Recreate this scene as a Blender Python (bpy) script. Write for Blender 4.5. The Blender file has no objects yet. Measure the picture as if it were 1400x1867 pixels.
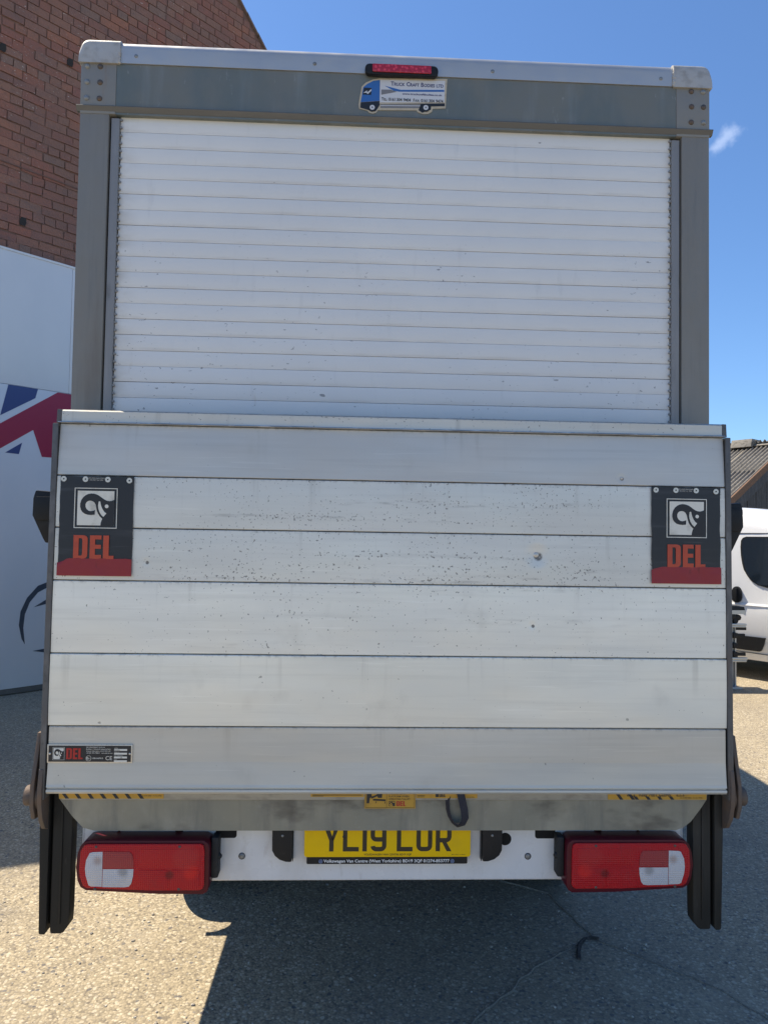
import bpy, bmesh, math, random
from mathutils import Matrix, Vector, noise as mnoise
random.seed(4)
rad = math.radians
S = bpy.context.scene
COL = S.collection

# ------------------------------------------------------------------ camera
def basis(yaw, pitch, roll):
    F = Vector((math.sin(yaw)*math.cos(pitch), math.cos(yaw)*math.cos(pitch), math.sin(pitch)))
    r = Vector((math.cos(yaw), -math.sin(yaw), 0)); u = r.cross(F)
    return r*math.cos(roll)+u*math.sin(roll), -r*math.sin(roll)+u*math.cos(roll), F
r_, u_, F_ = basis(.0410, .0366, .0158)
cam = bpy.data.cameras.new('camera'); camo = bpy.data.objects.new('camera', cam); COL.objects.link(camo)
camo.matrix_world = Matrix(((r_.x, u_.x, -F_.x, -.1317), (r_.y, u_.y, -F_.y, -2.2209), (r_.z, u_.z, -F_.z, 1.66), (0, 0, 0, 1)))
cam.sensor_fit = 'VERTICAL'; cam.sensor_height = 24; cam.lens = 1300/1867*24
cam.clip_start = .05; cam.clip_end = 2000
S.camera = camo

# ------------------------------------------------------------------ world, sun, exposure
SUNV = Vector((-.514, .33, 1)).normalized()
EL = math.asin(SUNV.z); AZ = math.atan2(SUNV.x, SUNV.y)
W = bpy.data.worlds.new('World'); S.world = W; W.use_nodes = True
nt = W.node_tree; nt.nodes.clear()
sky = nt.nodes.new('ShaderNodeTexSky'); sky.sky_type = 'NISHITA'; sky.sun_disc = False
sky.sun_elevation = EL; sky.sun_rotation = AZ
sky.air_density = 1.0; sky.dust_density = .25; sky.ozone_density = 4.5; sky.altitude = 50
bg = nt.nodes.new('ShaderNodeBackground'); bg.inputs[1].default_value = .12
out = nt.nodes.new('ShaderNodeOutputWorld')
# one small wisp of cloud low in the right of the sky
geo = nt.nodes.new('ShaderNodeTexCoord')
def wdot(v):
    n = nt.nodes.new('ShaderNodeVectorMath'); n.operation = 'DOT_PRODUCT'; n.inputs[1].default_value = v
    nt.links.new(geo.outputs['Generated'], n.inputs[0]); return n.outputs['Value']
def wmath(op, a, b):
    n = nt.nodes.new('ShaderNodeMath'); n.operation = op
    for i, x in enumerate((a, b)):
        if isinstance(x, (int, float)): n.inputs[i].default_value = x
        else: nt.links.new(x, n.inputs[i])
    return n.outputs[0]
def cdir(x, y): return (F_ + r_*(x-700)/1300 - u_*(y-933.5)/1300).normalized()
c1 = cdir(1318, 255)
cr = c1.cross(Vector((0, 0, 1))).normalized(); cu = cr.cross(c1)
ax1 = (cr*.80+cu*.6).normalized(); ax2 = (cr*-.6+cu*.80).normalized()
u1 = wmath('DIVIDE', wmath('SUBTRACT', wdot(ax1), 0), .030)
u2 = wmath('DIVIDE', wmath('SUBTRACT', wdot(ax2), 0), .012)
rr = wmath('SQRT', wmath('ADD', wmath('MULTIPLY', u1, u1), wmath('MULTIPLY', u2, u2)), 0)
cn = nt.nodes.new('ShaderNodeTexNoise'); cn.inputs['Scale'].default_value = 55; cn.inputs['Detail'].default_value = 6
nt.links.new(geo.outputs['Generated'], cn.inputs['Vector'])
cm = nt.nodes.new('ShaderNodeMapRange'); cm.interpolation_type = 'SMOOTHSTEP'
nt.links.new(wmath('SUBTRACT', wmath('MULTIPLY', cn.outputs[0], 2.6), rr), cm.inputs['Value'])
cm.inputs['From Min'].default_value = .35; cm.inputs['From Max'].default_value = 1.5; cm.inputs['To Max'].default_value = .2
front = wmath('GREATER_THAN', wdot(c1), .9)
mixc = nt.nodes.new('ShaderNodeMix'); mixc.data_type = 'RGBA'
nt.links.new(wmath('MULTIPLY', cm.outputs[0], front), mixc.inputs[0])
mixc.inputs[7].default_value = (9, 9.5, 10.5, 1)
tint = nt.nodes.new('ShaderNodeMix'); tint.data_type = 'RGBA'; tint.blend_type = 'MULTIPLY'; tint.inputs[0].default_value = 1; tint.inputs[7].default_value = (.71, .85, .98, 1)
nt.links.new(sky.outputs[0], tint.inputs[6]); nt.links.new(tint.outputs[2], mixc.inputs[6])
nt.links.new(mixc.outputs[2], bg.inputs[0]); nt.links.new(bg.outputs[0], out.inputs[0])
sun = bpy.data.lights.new('sun', 'SUN'); sun.energy = 5; sun.angle = rad(.5); sun.color = (1, .885, .71)
suno = bpy.data.objects.new('sun', sun); COL.objects.link(suno)
suno.rotation_euler = SUNV.to_track_quat('Z', 'Y').to_euler(); suno.location = (-4, 3, 12)
S.view_settings.view_transform = 'Standard'; S.view_settings.look = 'None'
S.view_settings.gamma = 1; S.view_settings.use_curve_mapping = False
S.view_settings.exposure = .64

# ------------------------------------------------------------------ materials
class NT:
    def __init__(s, name):
        s.m = bpy.data.materials.new(name); s.m.use_nodes = True
        s.t = s.m.node_tree; s.b = s.t.nodes['Principled BSDF']
        s.gp = s.t.nodes.new('ShaderNodeNewGeometry').outputs['Position']
    def n(s, k): return s.t.nodes.new(k)
    def l(s, a, b): s.t.links.new(a, b)
    def setv(s, sock, v):
        if isinstance(v, bpy.types.NodeSocket): s.l(v, sock)
        else: sock.default_value = v
    def vec(s, scale, off=(0, 0, 0)):
        n = s.n('ShaderNodeMapping'); n.inputs['Scale'].default_value = scale; n.inputs['Location'].default_value = off
        s.l(s.gp, n.inputs[0]); return n.outputs[0]
    def noise(s, scale, detail=4, stretch=(1, 1, 1), off=(0, 0, 0), rough=.55):
        n = s.n('ShaderNodeTexNoise'); n.inputs['Scale'].default_value = scale; n.inputs['Detail'].default_value = detail
        n.inputs['Roughness'].default_value = rough
        s.l(s.vec(stretch, off), n.inputs['Vector']); return n.outputs[0]
    def rng(s, v, a, b, c=0., d=1.):
        n = s.n('ShaderNodeMapRange'); n.interpolation_type = 'SMOOTHSTEP'
        s.l(v, n.inputs[0]); n.inputs[1].default_value = a; n.inputs[2].default_value = b
        n.inputs[3].default_value = c; n.inputs[4].default_value = d; return n.outputs[0]
    def math(s, op, a, b=0.):
        n = s.n('ShaderNodeMath'); n.operation = op; s.setv(n.inputs[0], a); s.setv(n.inputs[1], b); return n.outputs[0]
    def mix(s, f, a, b, mode='MIX'):
        n = s.n('ShaderNodeMix'); n.data_type = 'RGBA'; n.blend_type = mode
        s.setv(n.inputs[0], f)
        for i, v in ((6, a), (7, b)):
            if isinstance(v, tuple): v = (*v[:3], 1)
            s.setv(n.inputs[i], v)
        return n.outputs[2]
    def comp(s, i):
        n = s.n('ShaderNodeSeparateXYZ'); s.l(s.gp, n.inputs[0]); return n.outputs[i]
    def bump(s, h, strength, dist=.002):
        n = s.n('ShaderNodeBump'); n.inputs['Strength'].default_value = strength; n.inputs['Distance'].default_value = dist
        s.l(h, n.inputs['Height']); s.l(n.outputs[0], s.b.inputs['Normal'])
    def fin(s, col, rough=.5, metal=0., spec=.5, coat=0.):
        if isinstance(col, tuple): col = (*col[:3], 1)
        s.setv(s.b.inputs['Base Color'], col); s.setv(s.b.inputs['Roughness'], rough)
        s.setv(s.b.inputs['Metallic'], metal); s.b.inputs['Specular IOR Level'].default_value = spec
        if coat: s.b.inputs['Coat Weight'].default_value = coat; s.b.inputs['Coat Roughness'].default_value = .05
        return s.m
def layered(name, col, layers=(), rough=.5, metal=0., spec=.5, bump=None, coat=0., rvar=0.):
    t = NT(name); c = tuple(col)
    for (c2, sc, st, a, b, w) in layers:
        f = t.math('MULTIPLY', t.rng(t.noise(sc, 5, st, (sc*.37, 1.7, -sc)), a, b), w)
        c = t.mix(f, c, tuple(c2))
    if bump: t.bump(t.noise(bump[0], 4, bump[2] if len(bump) > 2 else (1, 1, 1)), bump[1])
    r = rough
    if rvar: r = t.rng(t.noise(14, 4), .3, .7, rough-rvar, rough+rvar)
    return t.fin(c, r, metal, spec, coat)
VST = (1, 1, .12); HST = (.06, 1, 1)
MT = {}
MT['galv'] = layered('galvanised steel', (.215, .235, .245), [((.30, .32, .33), 9, (1, 1, .35), .45, .75, .55), ((.15, .165, .17), 30, VST, .5, .8, .6), ((.20, .17, .14), 4, VST, .62, .8, .4)], .5, .45, bump=(60, .15), rvar=.1)
MT['galvpost'] = layered('weathered post aluminium', (.225, .215, .19), [((.30, .29, .265), 5, (1, 1, .2), .4, .8, .6), ((.17, .17, .16), 60, (1, 1, .05), .5, .75, .55), ((.13, .10, .075), 7, VST, .50, .72, .55)], .55, .12, bump=(200, .08, VST), rvar=.08)
MT['header'] = layered('stained header panel', (.175, .185, .17), [((.255, .29, .30), 14, VST, .52, .75, .55), ((.115, .15, .155), 5, (1, 1, .5), .45, .7, .7), ((.33, .35, .34), 70, (1, 1, .3), .66, .76, .5)], .5, .12, bump=(40, .12, VST), rvar=.1)
MT['bracket'] = layered('corner bracket steel', (.24, .235, .215), [((.36, .37, .37), 12, VST, .5, .8, .5), ((.24, .15, .10), 16, (1.6, 1, .14), .60, .75, .55)], .5, .15, bump=(50, .12), rvar=.1)
MT['rail'] = layered('roof rail aluminium', (.52, .515, .50), [((.38, .38, .38), 6, (.3, 1, 1), .45, .75, .6), ((.30, .27, .235), 5, (1, 1, 1), .62, .78, .4), ((.28, .29, .30), 90, (1, 1, 1), .66, .78, .4)], .42, .55, bump=(30, .1), rvar=.08)
MT['cap'] = layered('cast corner cap', (.46, .455, .44), [((.29, .275, .25), 30, (1, 1, 1), .45, .7, .6), ((.55, .54, .51), 5, (1, 1, 1), .5, .8, .5)], .6, .3, bump=(160, .3), rvar=.08)
MT['ledge'] = layered('dull angle steel', (.135, .135, .13), [((.21, .20, .19), 14, (.3, 1, 1), .5, .8, .6)], .55, .4, bump=(60, .15))
MT['track'] = layered('shutter track', (.25, .25, .25), [((.34, .34, .34), 40, VST, .5, .75, .5), ((.12, .115, .11), 25, (1, 1, .3), .55, .8, .7)], .55, .15)
MT['black_gap'] = layered('dirt dark gap', (.03, .028, .026), [], .9)  # near-black for grooves, joints and wall holes
MT['gapdirt'] = layered('dusty slat joint', (.26, .235, .20), [((.09, .08, .07), 12, (.4, 1, 1), .5, .7, .7)], .9)
MT['bolt'] = layered('rusty bolt head', (.11, .095, .085), [((.19, .12, .08), 60, (1, 1, 1), .45, .65, .6)], .6, .4, bump=(200, .3))
MT['boltgrey'] = layered('grey bolt head', (.26, .27, .27), [((.12, .11, .10), 60, (1, 1, 1), .5, .7, .6)], .5, .5)
MT['body'] = layered('box body side panel', (.62, .63, .62), [((.5, .5, .48), 3, VST, .5, .8, .4)], .35)
# shutter paint with chips
t = NT('white shutter paint')
base = t.mix(t.rng(t.noise(3, 5), .35, .75, 0, .55), (.70, .715, .72), (.77, .78, .77))
base = t.mix(t.rng(t.noise(26, 4, (1, 1, .25), (3, 0, 0)), .6, .85, 0, .35), base, (.50, .52, .53))
edge = t.math('ADD', t.rng(t.comp(0), -.945, -.86, .5, 0.), t.rng(t.comp(0), .90, .95, 0., .4))
base = t.mix(t.math('MULTIPLY', edge, t.rng(t.noise(20, 5, (.5, 1, 1)), .35, .65)), base, (.47, .45, .40))
zone = t.math('MULTIPLY', t.rng(t.comp(2), 2.75, 2.55), t.rng(t.noise(3.2, 3, (1, 1, 1), (8, 0, 2)), .42, .62))
chip = t.math('MULTIPLY', zone, t.rng(t.noise(75, 3, (.8, 1, 1.3), (1, 4, 2)), .685, .70))
chip2 = t.rng(t.noise(23, 4, (.6, 1, 1.5), (5, 1, 7)), .735, .745)
zz_ = t.math('FRACT', t.math('DIVIDE', t.math('SUBTRACT', t.comp(2), .0045), .05285), 0)
ln_ = t.math('MULTIPLY', t.math('MAXIMUM', t.rng(zz_, .90, 1.0), t.rng(zz_, .16, .0)), t.rng(t.noise(9, 5, (.6, 1, 3)), .42, .72, .05, .6))
base = t.mix(t.math('MULTIPLY', ln_, .6), base, (.46, .43, .37))
base = t.mix(t.math('MAXIMUM', chip, chip2), base, (.30, .31, .32))
base = t.mix(t.math('MULTIPLY', zone, t.rng(t.noise(12, 3, (2.2, 1, .5), (2, 2, 2)), .66, .8, 0, .35)), base, (.42, .36, .29))
t.bump(t.noise(6, 3, (.5, 1, 1.6)), .09, .004)
MT['shutter'] = t.fin(base, t.rng(t.noise(7, 4), .3, .7, .34, .48), 0, .45)
# platform planks: pitted extruded aluminium, tones mix weathering with painted-in reflected light
ZT_ = [2.0, 1.838, 1.678, 1.517, 1.296, 1.078, 2.045]
DENTS = {2: [(.441, 1.613, .030, 3.0), (-.765, 1.575, .012, .5)], 0: [(.711, 1.861, .013, .8)], 3: [(.428, 1.394, .012, .7)]}
def plank_mat(k, tone, pit):
    t = NT('extruded aluminium plank %s' % ('abcdefgh'[k]))
    a = tuple(tone); hi = tuple(min(1, c*1.13) for c in tone); lo = tuple(c*.82 for c in tone)
    off = (k*3.1, 0, k*1.7)
    c = t.mix(t.rng(t.noise(2.2, 5, (.5, 1, 2.2), off), .35, .7), a, hi)
    c = t.mix(t.rng(t.noise(60, 4, (.03, 1, 1), off), .45, .8, 0, .4), c, lo)
    c = t.mix(t.rng(t.noise(4, 5, (1.3, 1, 1), (off[0]+9, 2, 1)), .58, .8, 0, .35), c, (.40, .385, .34))
    c = t.mix(t.rng(t.noise(7, 4, (1, 1, .25), (off[0], 5, 1)), .62, .85, 0, .3), c, tuple(x*1.2 for x in hi))
    cen = t.math('MULTIPLY', t.rng(t.comp(0), -.85, -.45, .12, 1.), t.rng(t.comp(0), .45, .85, 1., .12))
    reg = t.rng(t.noise(3.5, 3, (1, 1, 3), (off[0], 0, 3)), .36, .62)
    band = t.noise(1.5, 2, (.4, 1, 22), (off[0], 0, 0))
    th = t.math('SUBTRACT', (.79-.105*pit), t.math('MULTIPLY', t.math('MULTIPLY', cen, reg), t.rng(band, .38, .72, .015*pit, .125*pit)))
    sp = t.noise(135, 2, (1, 1, 1), off)
    pitm = t.rng(t.math('SUBTRACT', sp, th), 0, .02)
    sp2 = t.rng(t.noise(48, 2, (1, 1, .8), (off[0], 3, 5)), .755, .77)
    m = t.math('MAXIMUM', pitm, t.math('MULTIPLY', sp2, .7))
    c = t.mix(t.math('MULTIPLY', m, .75), c, (.10, .095, .085))
    # grime gathered along each joint, run-down streaks below it
    zj = t.math('SUBTRACT', ZT_[k], t.comp(2))
    jn = t.math('MULTIPLY', t.rng(zj, .013, .0, 0, 1), t.rng(t.noise(75, 5, (1, 1, .8), off), .47, .66))
    c = t.mix(t.math('MULTIPLY', jn, .4), c, (.20, .19, .17))
    st = t.math('MULTIPLY', t.rng(zj, .15, .0, 0, 1), t.rng(t.noise(26, 4, (1, 1, .05), (off[0]+4, 0, 0)), .56, .74, 0, .28))
    c = t.mix(st, c, (.30, .285, .25))
    sc = t.rng(t.noise(70, 2, (.05, 1, 1.4), (off[0], 7, 2)), .66, .70, 0, .25)
    c = t.mix(sc, c, tuple(min(1, x*1.3) for x in tone))
    sm = t.math('MULTIPLY', t.math('MULTIPLY', cen, t.rng(band, .52, .68)), t.rng(t.noise(30, 5, (.35, 1, 2), off), .48, .72, 0, .5*pit))
    c = t.mix(sm, c, (.20, .195, .185))
    h = t.math('SUBTRACT', t.math('MULTIPLY', t.noise(5, 3, (.35, 1, 1.3), off), 2.0), t.math('MULTIPLY', m, .35))
    for (dx, dz, dr, dw) in DENTS.get(k, []):
        dd = t.n('ShaderNodeVectorMath'); dd.operation = 'DISTANCE'; cb = t.n('ShaderNodeCombineXYZ')
        t.l(t.comp(0), cb.inputs[0]); t.l(t.comp(2), cb.inputs[2]); t.l(cb.outputs[0], dd.inputs[0]); dd.inputs[1].default_value = (dx, 0, dz)
        h = t.math('SUBTRACT', h, t.math('MULTIPLY', t.rng(dd.outputs['Value'], dr*1.5, 0, 0, 1), dw*2.2))
        d2 = t.n('ShaderNodeVectorMath'); d2.operation = 'DISTANCE'; t.l(cb.outputs[0], d2.inputs[0]); d2.inputs[1].default_value = (dx+dr*.12, 0, dz-dr*.12)
        c = t.mix(t.math('MULTIPLY', t.rng(d2.outputs['Value'], dr*.55, dr*.30), t.rng(t.noise(160, 3), .3, .5, .4, .9)), c, (.10, .095, .09))
    t.bump(h, .25, .003)
    return t.fin(c, t.rng(t.noise(9, 4, (.3, 1, 1), off), .3, .7, .36, .52), .3, .5)
PT = [((.53, .525, .50), .12), ((.66, .66, .62), 1.0), ((.68, .68, .635), 1.0), ((.80, .795, .73), .75), ((.79, .785, .71), .35), ((.56, .55, .50), .22)]
PM = [plank_mat(i, a, b) for i, (a, b) in enumerate(PT)]
MT['lip'] = plank_mat(6, (.62, .59, .52), .8)
MT['lipedge'] = layered('worn bright edge', (.42, .44, .46), [((.75, .75, .74), 60, (.3, 1, 1), .52, .62, .8), ((.18, .19, .21), 25, (.3, 1, 1), .5, .7, .7)], .35, .7)
MT['sideframe'] = layered('dark steel side frame', (.125, .125, .125), [((.22, .215, .21), 26, (1, 1, .4), .5, .7, .6), ((.15, .11, .085), 11, (1, 1, .5), .52, .7, .6), ((.06, .06, .06), 60, (1, 1, .5), .55, .75, .6)], .62, .35, bump=(130, .35))
MT['rust'] = layered('rusty steel plate', (.135, .105, .085), [((.19, .12, .075), 30, (1, 1, 1), .45, .7, .6), ((.09, .085, .08), 14, (1, 1, .5), .5, .8, .7)], .7, .2, bump=(150, .5))
MT['beam'] = layered('grimy galvanised beam', (.26, .25, .195), [((.36, .34, .27), 7, (1, 1, .8), .45, .72, .8), ((.13, .13, .12), 22, VST, .48, .75, .6), ((.33, .33, .30), 110, (1, 1, .5), .6, .75, .3), ((.09, .08, .065), 4.5, (1, 1, 2), .52, .70, .75)], .6, .1, bump=(40, .3, VST), rvar=.1)
MT['flange'] = layered('beam top flange', (.34, .335, .30), [((.22, .21, .19), 30, (.5, 1, 1), .45, .7, .7)], .5, .4)
MT['leg'] = layered('black coated guide rail', (.022, .021, .018), [((.07, .063, .052), 9, VST, .45, .75, .7), ((.075, .065, .055), 50, (1, 1, .3), .62, .75, .5)], .6, 0, .25, bump=(60, .1, VST))
MT['bumper'] = layered('white bumper paint', (.74, .745, .74), [((.50, .47, .41), 7, (1, 1, .4), .52, .75, .5), ((.40, .36, .30), 40, (1, 1, .3), .62, .75, .35), ((.45, .43, .39), 90, (1, 1, 1), .7, .74, .5), ((.63, .65, .68), 2, (1, 1, 1), .4, .6, .5)], .3, 0, rvar=.08)
MT['black'] = layered('black plastic', (.014, .015, .017), [((.035, .035, .035), 40, (1, 1, 1), .55, .8, .5)], .45, spec=.25)
MT['rubber'] = layered('matt black rubber', (.02, .02, .02), [((.045, .042, .038), 20, (1, 1, 1), .5, .8, .6)], .75, bump=(80, .2))
MT['hole'] = layered('hollow interior', (.008, .008, .008), [], .9)
MT['vinyl'] = layered('scuffed black vinyl', (.014, .017, .023), [((.05, .055, .065), 30, (.1, 1, 1), .52, .72, .6), ((.13, .13, .14), 90, (.06, 1, 1.2), .68, .78, .5)], .42, bump=(14, .25, (.6, 1, .8)))
MT['vinylred'] = layered('creased red reflective film', (.27, .012, .022), [((.36, .04, .05), 20, (.5, 1, 1), .55, .75, .7), ((.14, .01, .015), 50, (1, 1, .6), .6, .75, .6)], .38, bump=(26, .7))
MT['orange'] = layered('orange red print', (.48, .065, .028), [((.36, .055, .03), 30, (1, 1, 1), .5, .7, .6), ((.55, .20, .13), 140, (.4, 1, 1), .68, .74, .5)], .45)
MT['printwhite'] = layered('worn white print', (.72, .71, .64), [((.44, .42, .36), 24, (1, 1, 1), .5, .75, .7), ((.1, .1, .1), 120, (1, 1, 1), .72, .75, .8)], .5)
MT['printblack'] = layered('black print', (.015, .017, .022), [], .5)
MT['red_del'] = layered('red print', (.42, .02, .018), [], .45)
MT['rivet'] = layered('aluminium rivet', (.62, .60, .55), [((.40, .37, .32), 200, (1, 1, 1), .5, .7, .6)], .4, .6)
MT['yellowlabel'] = layered('faded yellow label', (.50, .285, .035), [((.38, .22, .04), 30, (1, 1, 1), .5, .75, .7)], .5)
MT['plateyellow'] = layered('reflective yellow plate', (.86, .54, .006), [((.74, .47, .015), 12, (1, 1, 1), .5, .8, .6)], .45, spec=.15)
MT['strap'] = layered('navy webbing', (.022, .022, .032), [((.04, .04, .052), 300, (1, 1, .4), .5, .6, .6)], .8, bump=(400, .4))
MT['panel'] = layered('white hoarding panel', (.66, .69, .72), [((.58, .62, .66), 1.2, (1, 1, .5), .4, .7, .6)], .35)
MT['flagblue'] = layered('printed navy blue', (.035, .06, .19), [], .4)
MT['flagred'] = layered('printed crimson', (.30, .018, .055), [], .4)
MT['slate'] = layered('printed slate grey', (.045, .06, .085), [], .4)
MT['mortar'] = layered('sooty mortar', (.165, .10, .08), [((.24, .17, .145), 14, (1, 1, 1), .5, .7, .6)], .9, bump=(60, .6))
def brick_mat(island):
    t = NT('weathered brick ' + ('joined' if island else 'single'))
    if island: v = t.n('ShaderNodeNewGeometry').outputs['Random Per Island']
    else: v = t.n('ShaderNodeObjectInfo').outputs['Random']
    cr = t.n('ShaderNodeValToRGB'); t.l(v, cr.inputs[0]); e = cr.color_ramp; e.interpolation = 'LINEAR'
    cs = [(0, (.26, .125, .10)), (.2, (.29, .13, .095)), (.38, (.235, .13, .105)), (.55, (.265, .145, .11)), (.7, (.33, .15, .10)), (.85, (.235, .155, .125)), (1, (.28, .15, .11))]
    e.elements[0].color = (*cs[0][1], 1); e.elements[1].color = (*cs[-1][1], 1)
    for p, c in cs[1:-1]: x = e.elements.new(p); x.color = (*c, 1)
    c = t.mix(t.rng(t.noise(25, 5), .45, .8, 0, .6), cr.outputs[0], (.17, .11, .09))
    c = t.mix(t.rng(t.noise(1.1, 4), .4, .7, 0, .5), c, (.20, .125, .10))
    c = t.mix(t.math('MULTIPLY', t.rng(t.noise(34, 5, (1, 1, 2)), .63, .69), t.rng(t.noise(1.3, 2, (1, 1, 2), (4, 4, 4)), .46, .60)), c, (.55, .50, .45))
    c = t.mix(t.rng(t.noise(3.2, 6, (1, 1, 1.5), (1, 8, 2)), .48, .75, 0, .5), c, (.16, .115, .105))
    t.bump(t.noise(45, 5), .9, .012)
    return t.fin(c, .85, 0, .3)
MT['brick'] = brick_mat(False); MT['brickstuff'] = brick_mat(True)
MT['roof'] = layered('dark slate roof', (.06, .06, .065), [((.10, .10, .10), 4, (1, 1, 1), .5, .8, .6)], .7)
MT['verge'] = layered('verge tile edge', (.19, .14, .12), [((.16, .14, .12), 18, (1, 1, 1), .5, .8, .6)], .8)
MT['vanpaint'] = layered('white van paint', (.78, .79, .80), [], .22, coat=.6)
MT['glass'] = layered('dark tinted glass', (.012, .018, .026), [], .05, spec=.7)
MT['timber'] = layered('black stained boards', (.040, .042, .046), [((.085, .085, .088), 30, VST, .45, .75, .8), ((.02, .02, .022), 8, VST, .5, .8, .6)], .75, bump=(50, .4, VST))
MT['corr'] = layered('mossy cement sheet', (.25, .23, .195), [((.085, .075, .06), 16, (1, 1, 1), .45, .7, .75), ((.40, .38, .34), 50, (1, 1, 1), .58, .75, .6)], .85, bump=(70, .5))
MT['brown'] = layered('brown verge flashing', (.17, .095, .055), [((.10, .07, .05), 20, (1, 1, 1), .45, .7, .7), ((.42, .40, .36), 45, (1, 1, 1), .68, .73, .8)], .85, bump=(70, .5))
MT['alu'] = layered('mill aluminium bar', (.42, .44, .46), [], .35, .8)
MT['tyre'] = layered('tyre rubber', (.022, .022, .022), [((.05, .047, .042), 12, (1, 1, 1), .5, .8, .6)], .8)
MT['rim'] = layered('grey steel rim', (.25, .25, .26), [], .5, .5)
MT['chassis'] = layered('dirty chassis steel', (.03, .028, .026), [((.07, .06, .05), 9, (1, 1, 1), .5, .8, .7)], .8)
MT['cabpaint'] = layered('white cab paint', (.78, .79, .80), [], .25, coat=.5)
MT['lampred'] = None
def ground_mat():
    t = NT('worn asphalt with pale aggregate')
    def vor(scale, off=(0, 0, 0), feat='F1'):
        n = t.n('ShaderNodeTexVoronoi'); n.inputs['Scale'].default_value = scale; n.feature = feat
        v = t.vec((1, 1, 1), off)
        w = t.n('ShaderNodeVectorMath'); w.operation = 'ADD'
        nn = t.n('ShaderNodeTexNoise'); nn.inputs['Scale'].default_value = scale*.6; t.l(v, nn.inputs['Vector'])
        sc = t.n('ShaderNodeVectorMath'); sc.operation = 'SCALE'; sc.inputs['Scale'].default_value = .7/scale; t.l(nn.outputs['Color'], sc.inputs[0])
        t.l(v, w.inputs[0]); t.l(sc.outputs[0], w.inputs[1]); t.l(w.outputs[0], n.inputs['Vector'])
        return n
    v1 = vor(108); v2 = vor(44, (3, 1, 0))
    sep = t.n('ShaderNodeSeparateColor'); t.l(v1.outputs['Color'], sep.inputs[0])
    cr = t.n('ShaderNodeValToRGB'); t.l(sep.outputs[0], cr.inputs[0]); e = cr.color_ramp
    cs = [(0, (.14, .12, .10)), (.12, (.25, .21, .15)), (.4, (.37, .31, .21)), (.7, (.42, .35, .235)), (.88, (.54, .46, .32)), (.95, (.68, .60, .45)), (1, (.19, .18, .17))]
    e.elements[0].color = (*cs[0][1], 1); e.elements[1].color = (*cs[-1][1], 1)
    for p, c in cs[1:-1]: x = e.elements.new(p); x.color = (*c, 1)
    gap = t.rng(v1.outputs['Distance'], .42, .75)
    c = t.mix(.22, t.mix(t.math('MULTIPLY', gap, .5), cr.outputs[0], (.14, .12, .09)), (.36, .305, .215))
    s2 = t.n('ShaderNodeSeparateColor'); t.l(v2.outputs['Color'], s2.inputs[0])
    big = t.math('MULTIPLY', t.rng(s2.outputs[0], .84, .845), t.rng(v2.outputs['Distance'], .42, .32))
    c = t.mix(t.math('MULTIPLY', big, .8), c, (.56, .49, .37))
    bigd = t.math('MULTIPLY', t.rng(s2.outputs[1], .90, .905), t.rng(v2.outputs['Distance'], .40, .3))
    c = t.mix(t.math('MULTIPLY', bigd, .8), c, (.10, .10, .11))
    # larger wear: darker tarry areas, dusty pale areas
    w = t.rng(t.noise(.9, 5, (1, 1, 1), (2, 7, 0)), .38, .68)
    c = t.mix(t.math('MULTIPLY', w, .25), c, (.22, .195, .16))
    # asphalt patch with shade painted in, on right under lorry, soft worn border
    px = t.math('ADD', t.comp(0), t.math('MULTIPLY', t.noise(4, 5), .30))
    tar_shade = t.math('MULTIPLY', t.rng(px, -.15, .15), t.rng(t.comp(1), 2.9, 2.2))
    c = t.mix(t.math('MULTIPLY', tar_shade, .2), c, (.17, .16, .15))
    oil = t.rng(t.noise(1.7, 6, (1, 1, 1), (5, 2, 0), .6), .58, .70)
    c = t.mix(t.math('MULTIPLY', oil, .35), c, (.15, .135, .12))
    c = t.mix(t.math('MULTIPLY', t.rng(t.noise(2.6, 5, (1, 1, 1), (9, 4, 0)), .55, .75), .30), c, (.46, .40, .30))
    tm = t.math('MULTIPLY', t.rng(t.noise(3.0, 3, (1, .18, 1), (2, 0, 0)), .55, .68), t.rng(t.noise(20, 4), .3, .6))
    c = t.mix(t.math('MULTIPLY', tm, .18), c, (.13, .12, .11))
    h = t.math('ADD', t.math('MULTIPLY', v1.outputs['Distance'], -.8), t.math('MULTIPLY', big, .5))
    h = t.math('ADD', h, t.math('MULTIPLY', t.noise(12, 4), .8))
    t.bump(h, .55, .004)
    return t.fin(c, .88, 0, .25)
MT['ground'] = ground_mat()

# ------------------------------------------------------------------ mesh helpers
def link(name, me, mat, parent=None, smooth=None):
    if mat is not None:
        for mm in (mat if isinstance(mat, (list, tuple)) else [mat]): me.materials.append(mm)
    o = bpy.data.objects.new(name, me); COL.objects.link(o)
    if parent: o.parent = parent
    if smooth:
        for p in me.polygons: p.use_smooth = True
        try: me.set_sharp_from_angle(angle=rad(smooth))
        except Exception: pass
    return o
def frombm(name, bm, mat, parent=None, smooth=None):
    bmesh.ops.recalc_face_normals(bm, faces=bm.faces)
    me = bpy.data.meshes.new(name); bm.to_mesh(me); bm.free()
    return link(name, me, mat, parent, smooth)
def bevel(bm, w, seg=2, ang=35):
    es = [e for e in bm.edges if len(e.link_faces) == 2 and e.calc_face_angle(0) > rad(ang)]
    if es and w: bmesh.ops.bevel(bm, geom=es, offset=w, segments=seg, profile=.6, affect='EDGES')
def add_box(bm, x0, x1, y0, y1, z0, z1):
    vs = [bm.verts.new((x, y, z)) for x in (x0, x1) for y in (y0, y1) for z in (z0, z1)]
    for f in ((0, 1, 3, 2), (4, 6, 7, 5), (0, 4, 5, 1), (2, 3, 7, 6), (0, 2, 6, 4), (1, 5, 7, 3)): bm.faces.new([vs[i] for i in f])
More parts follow.
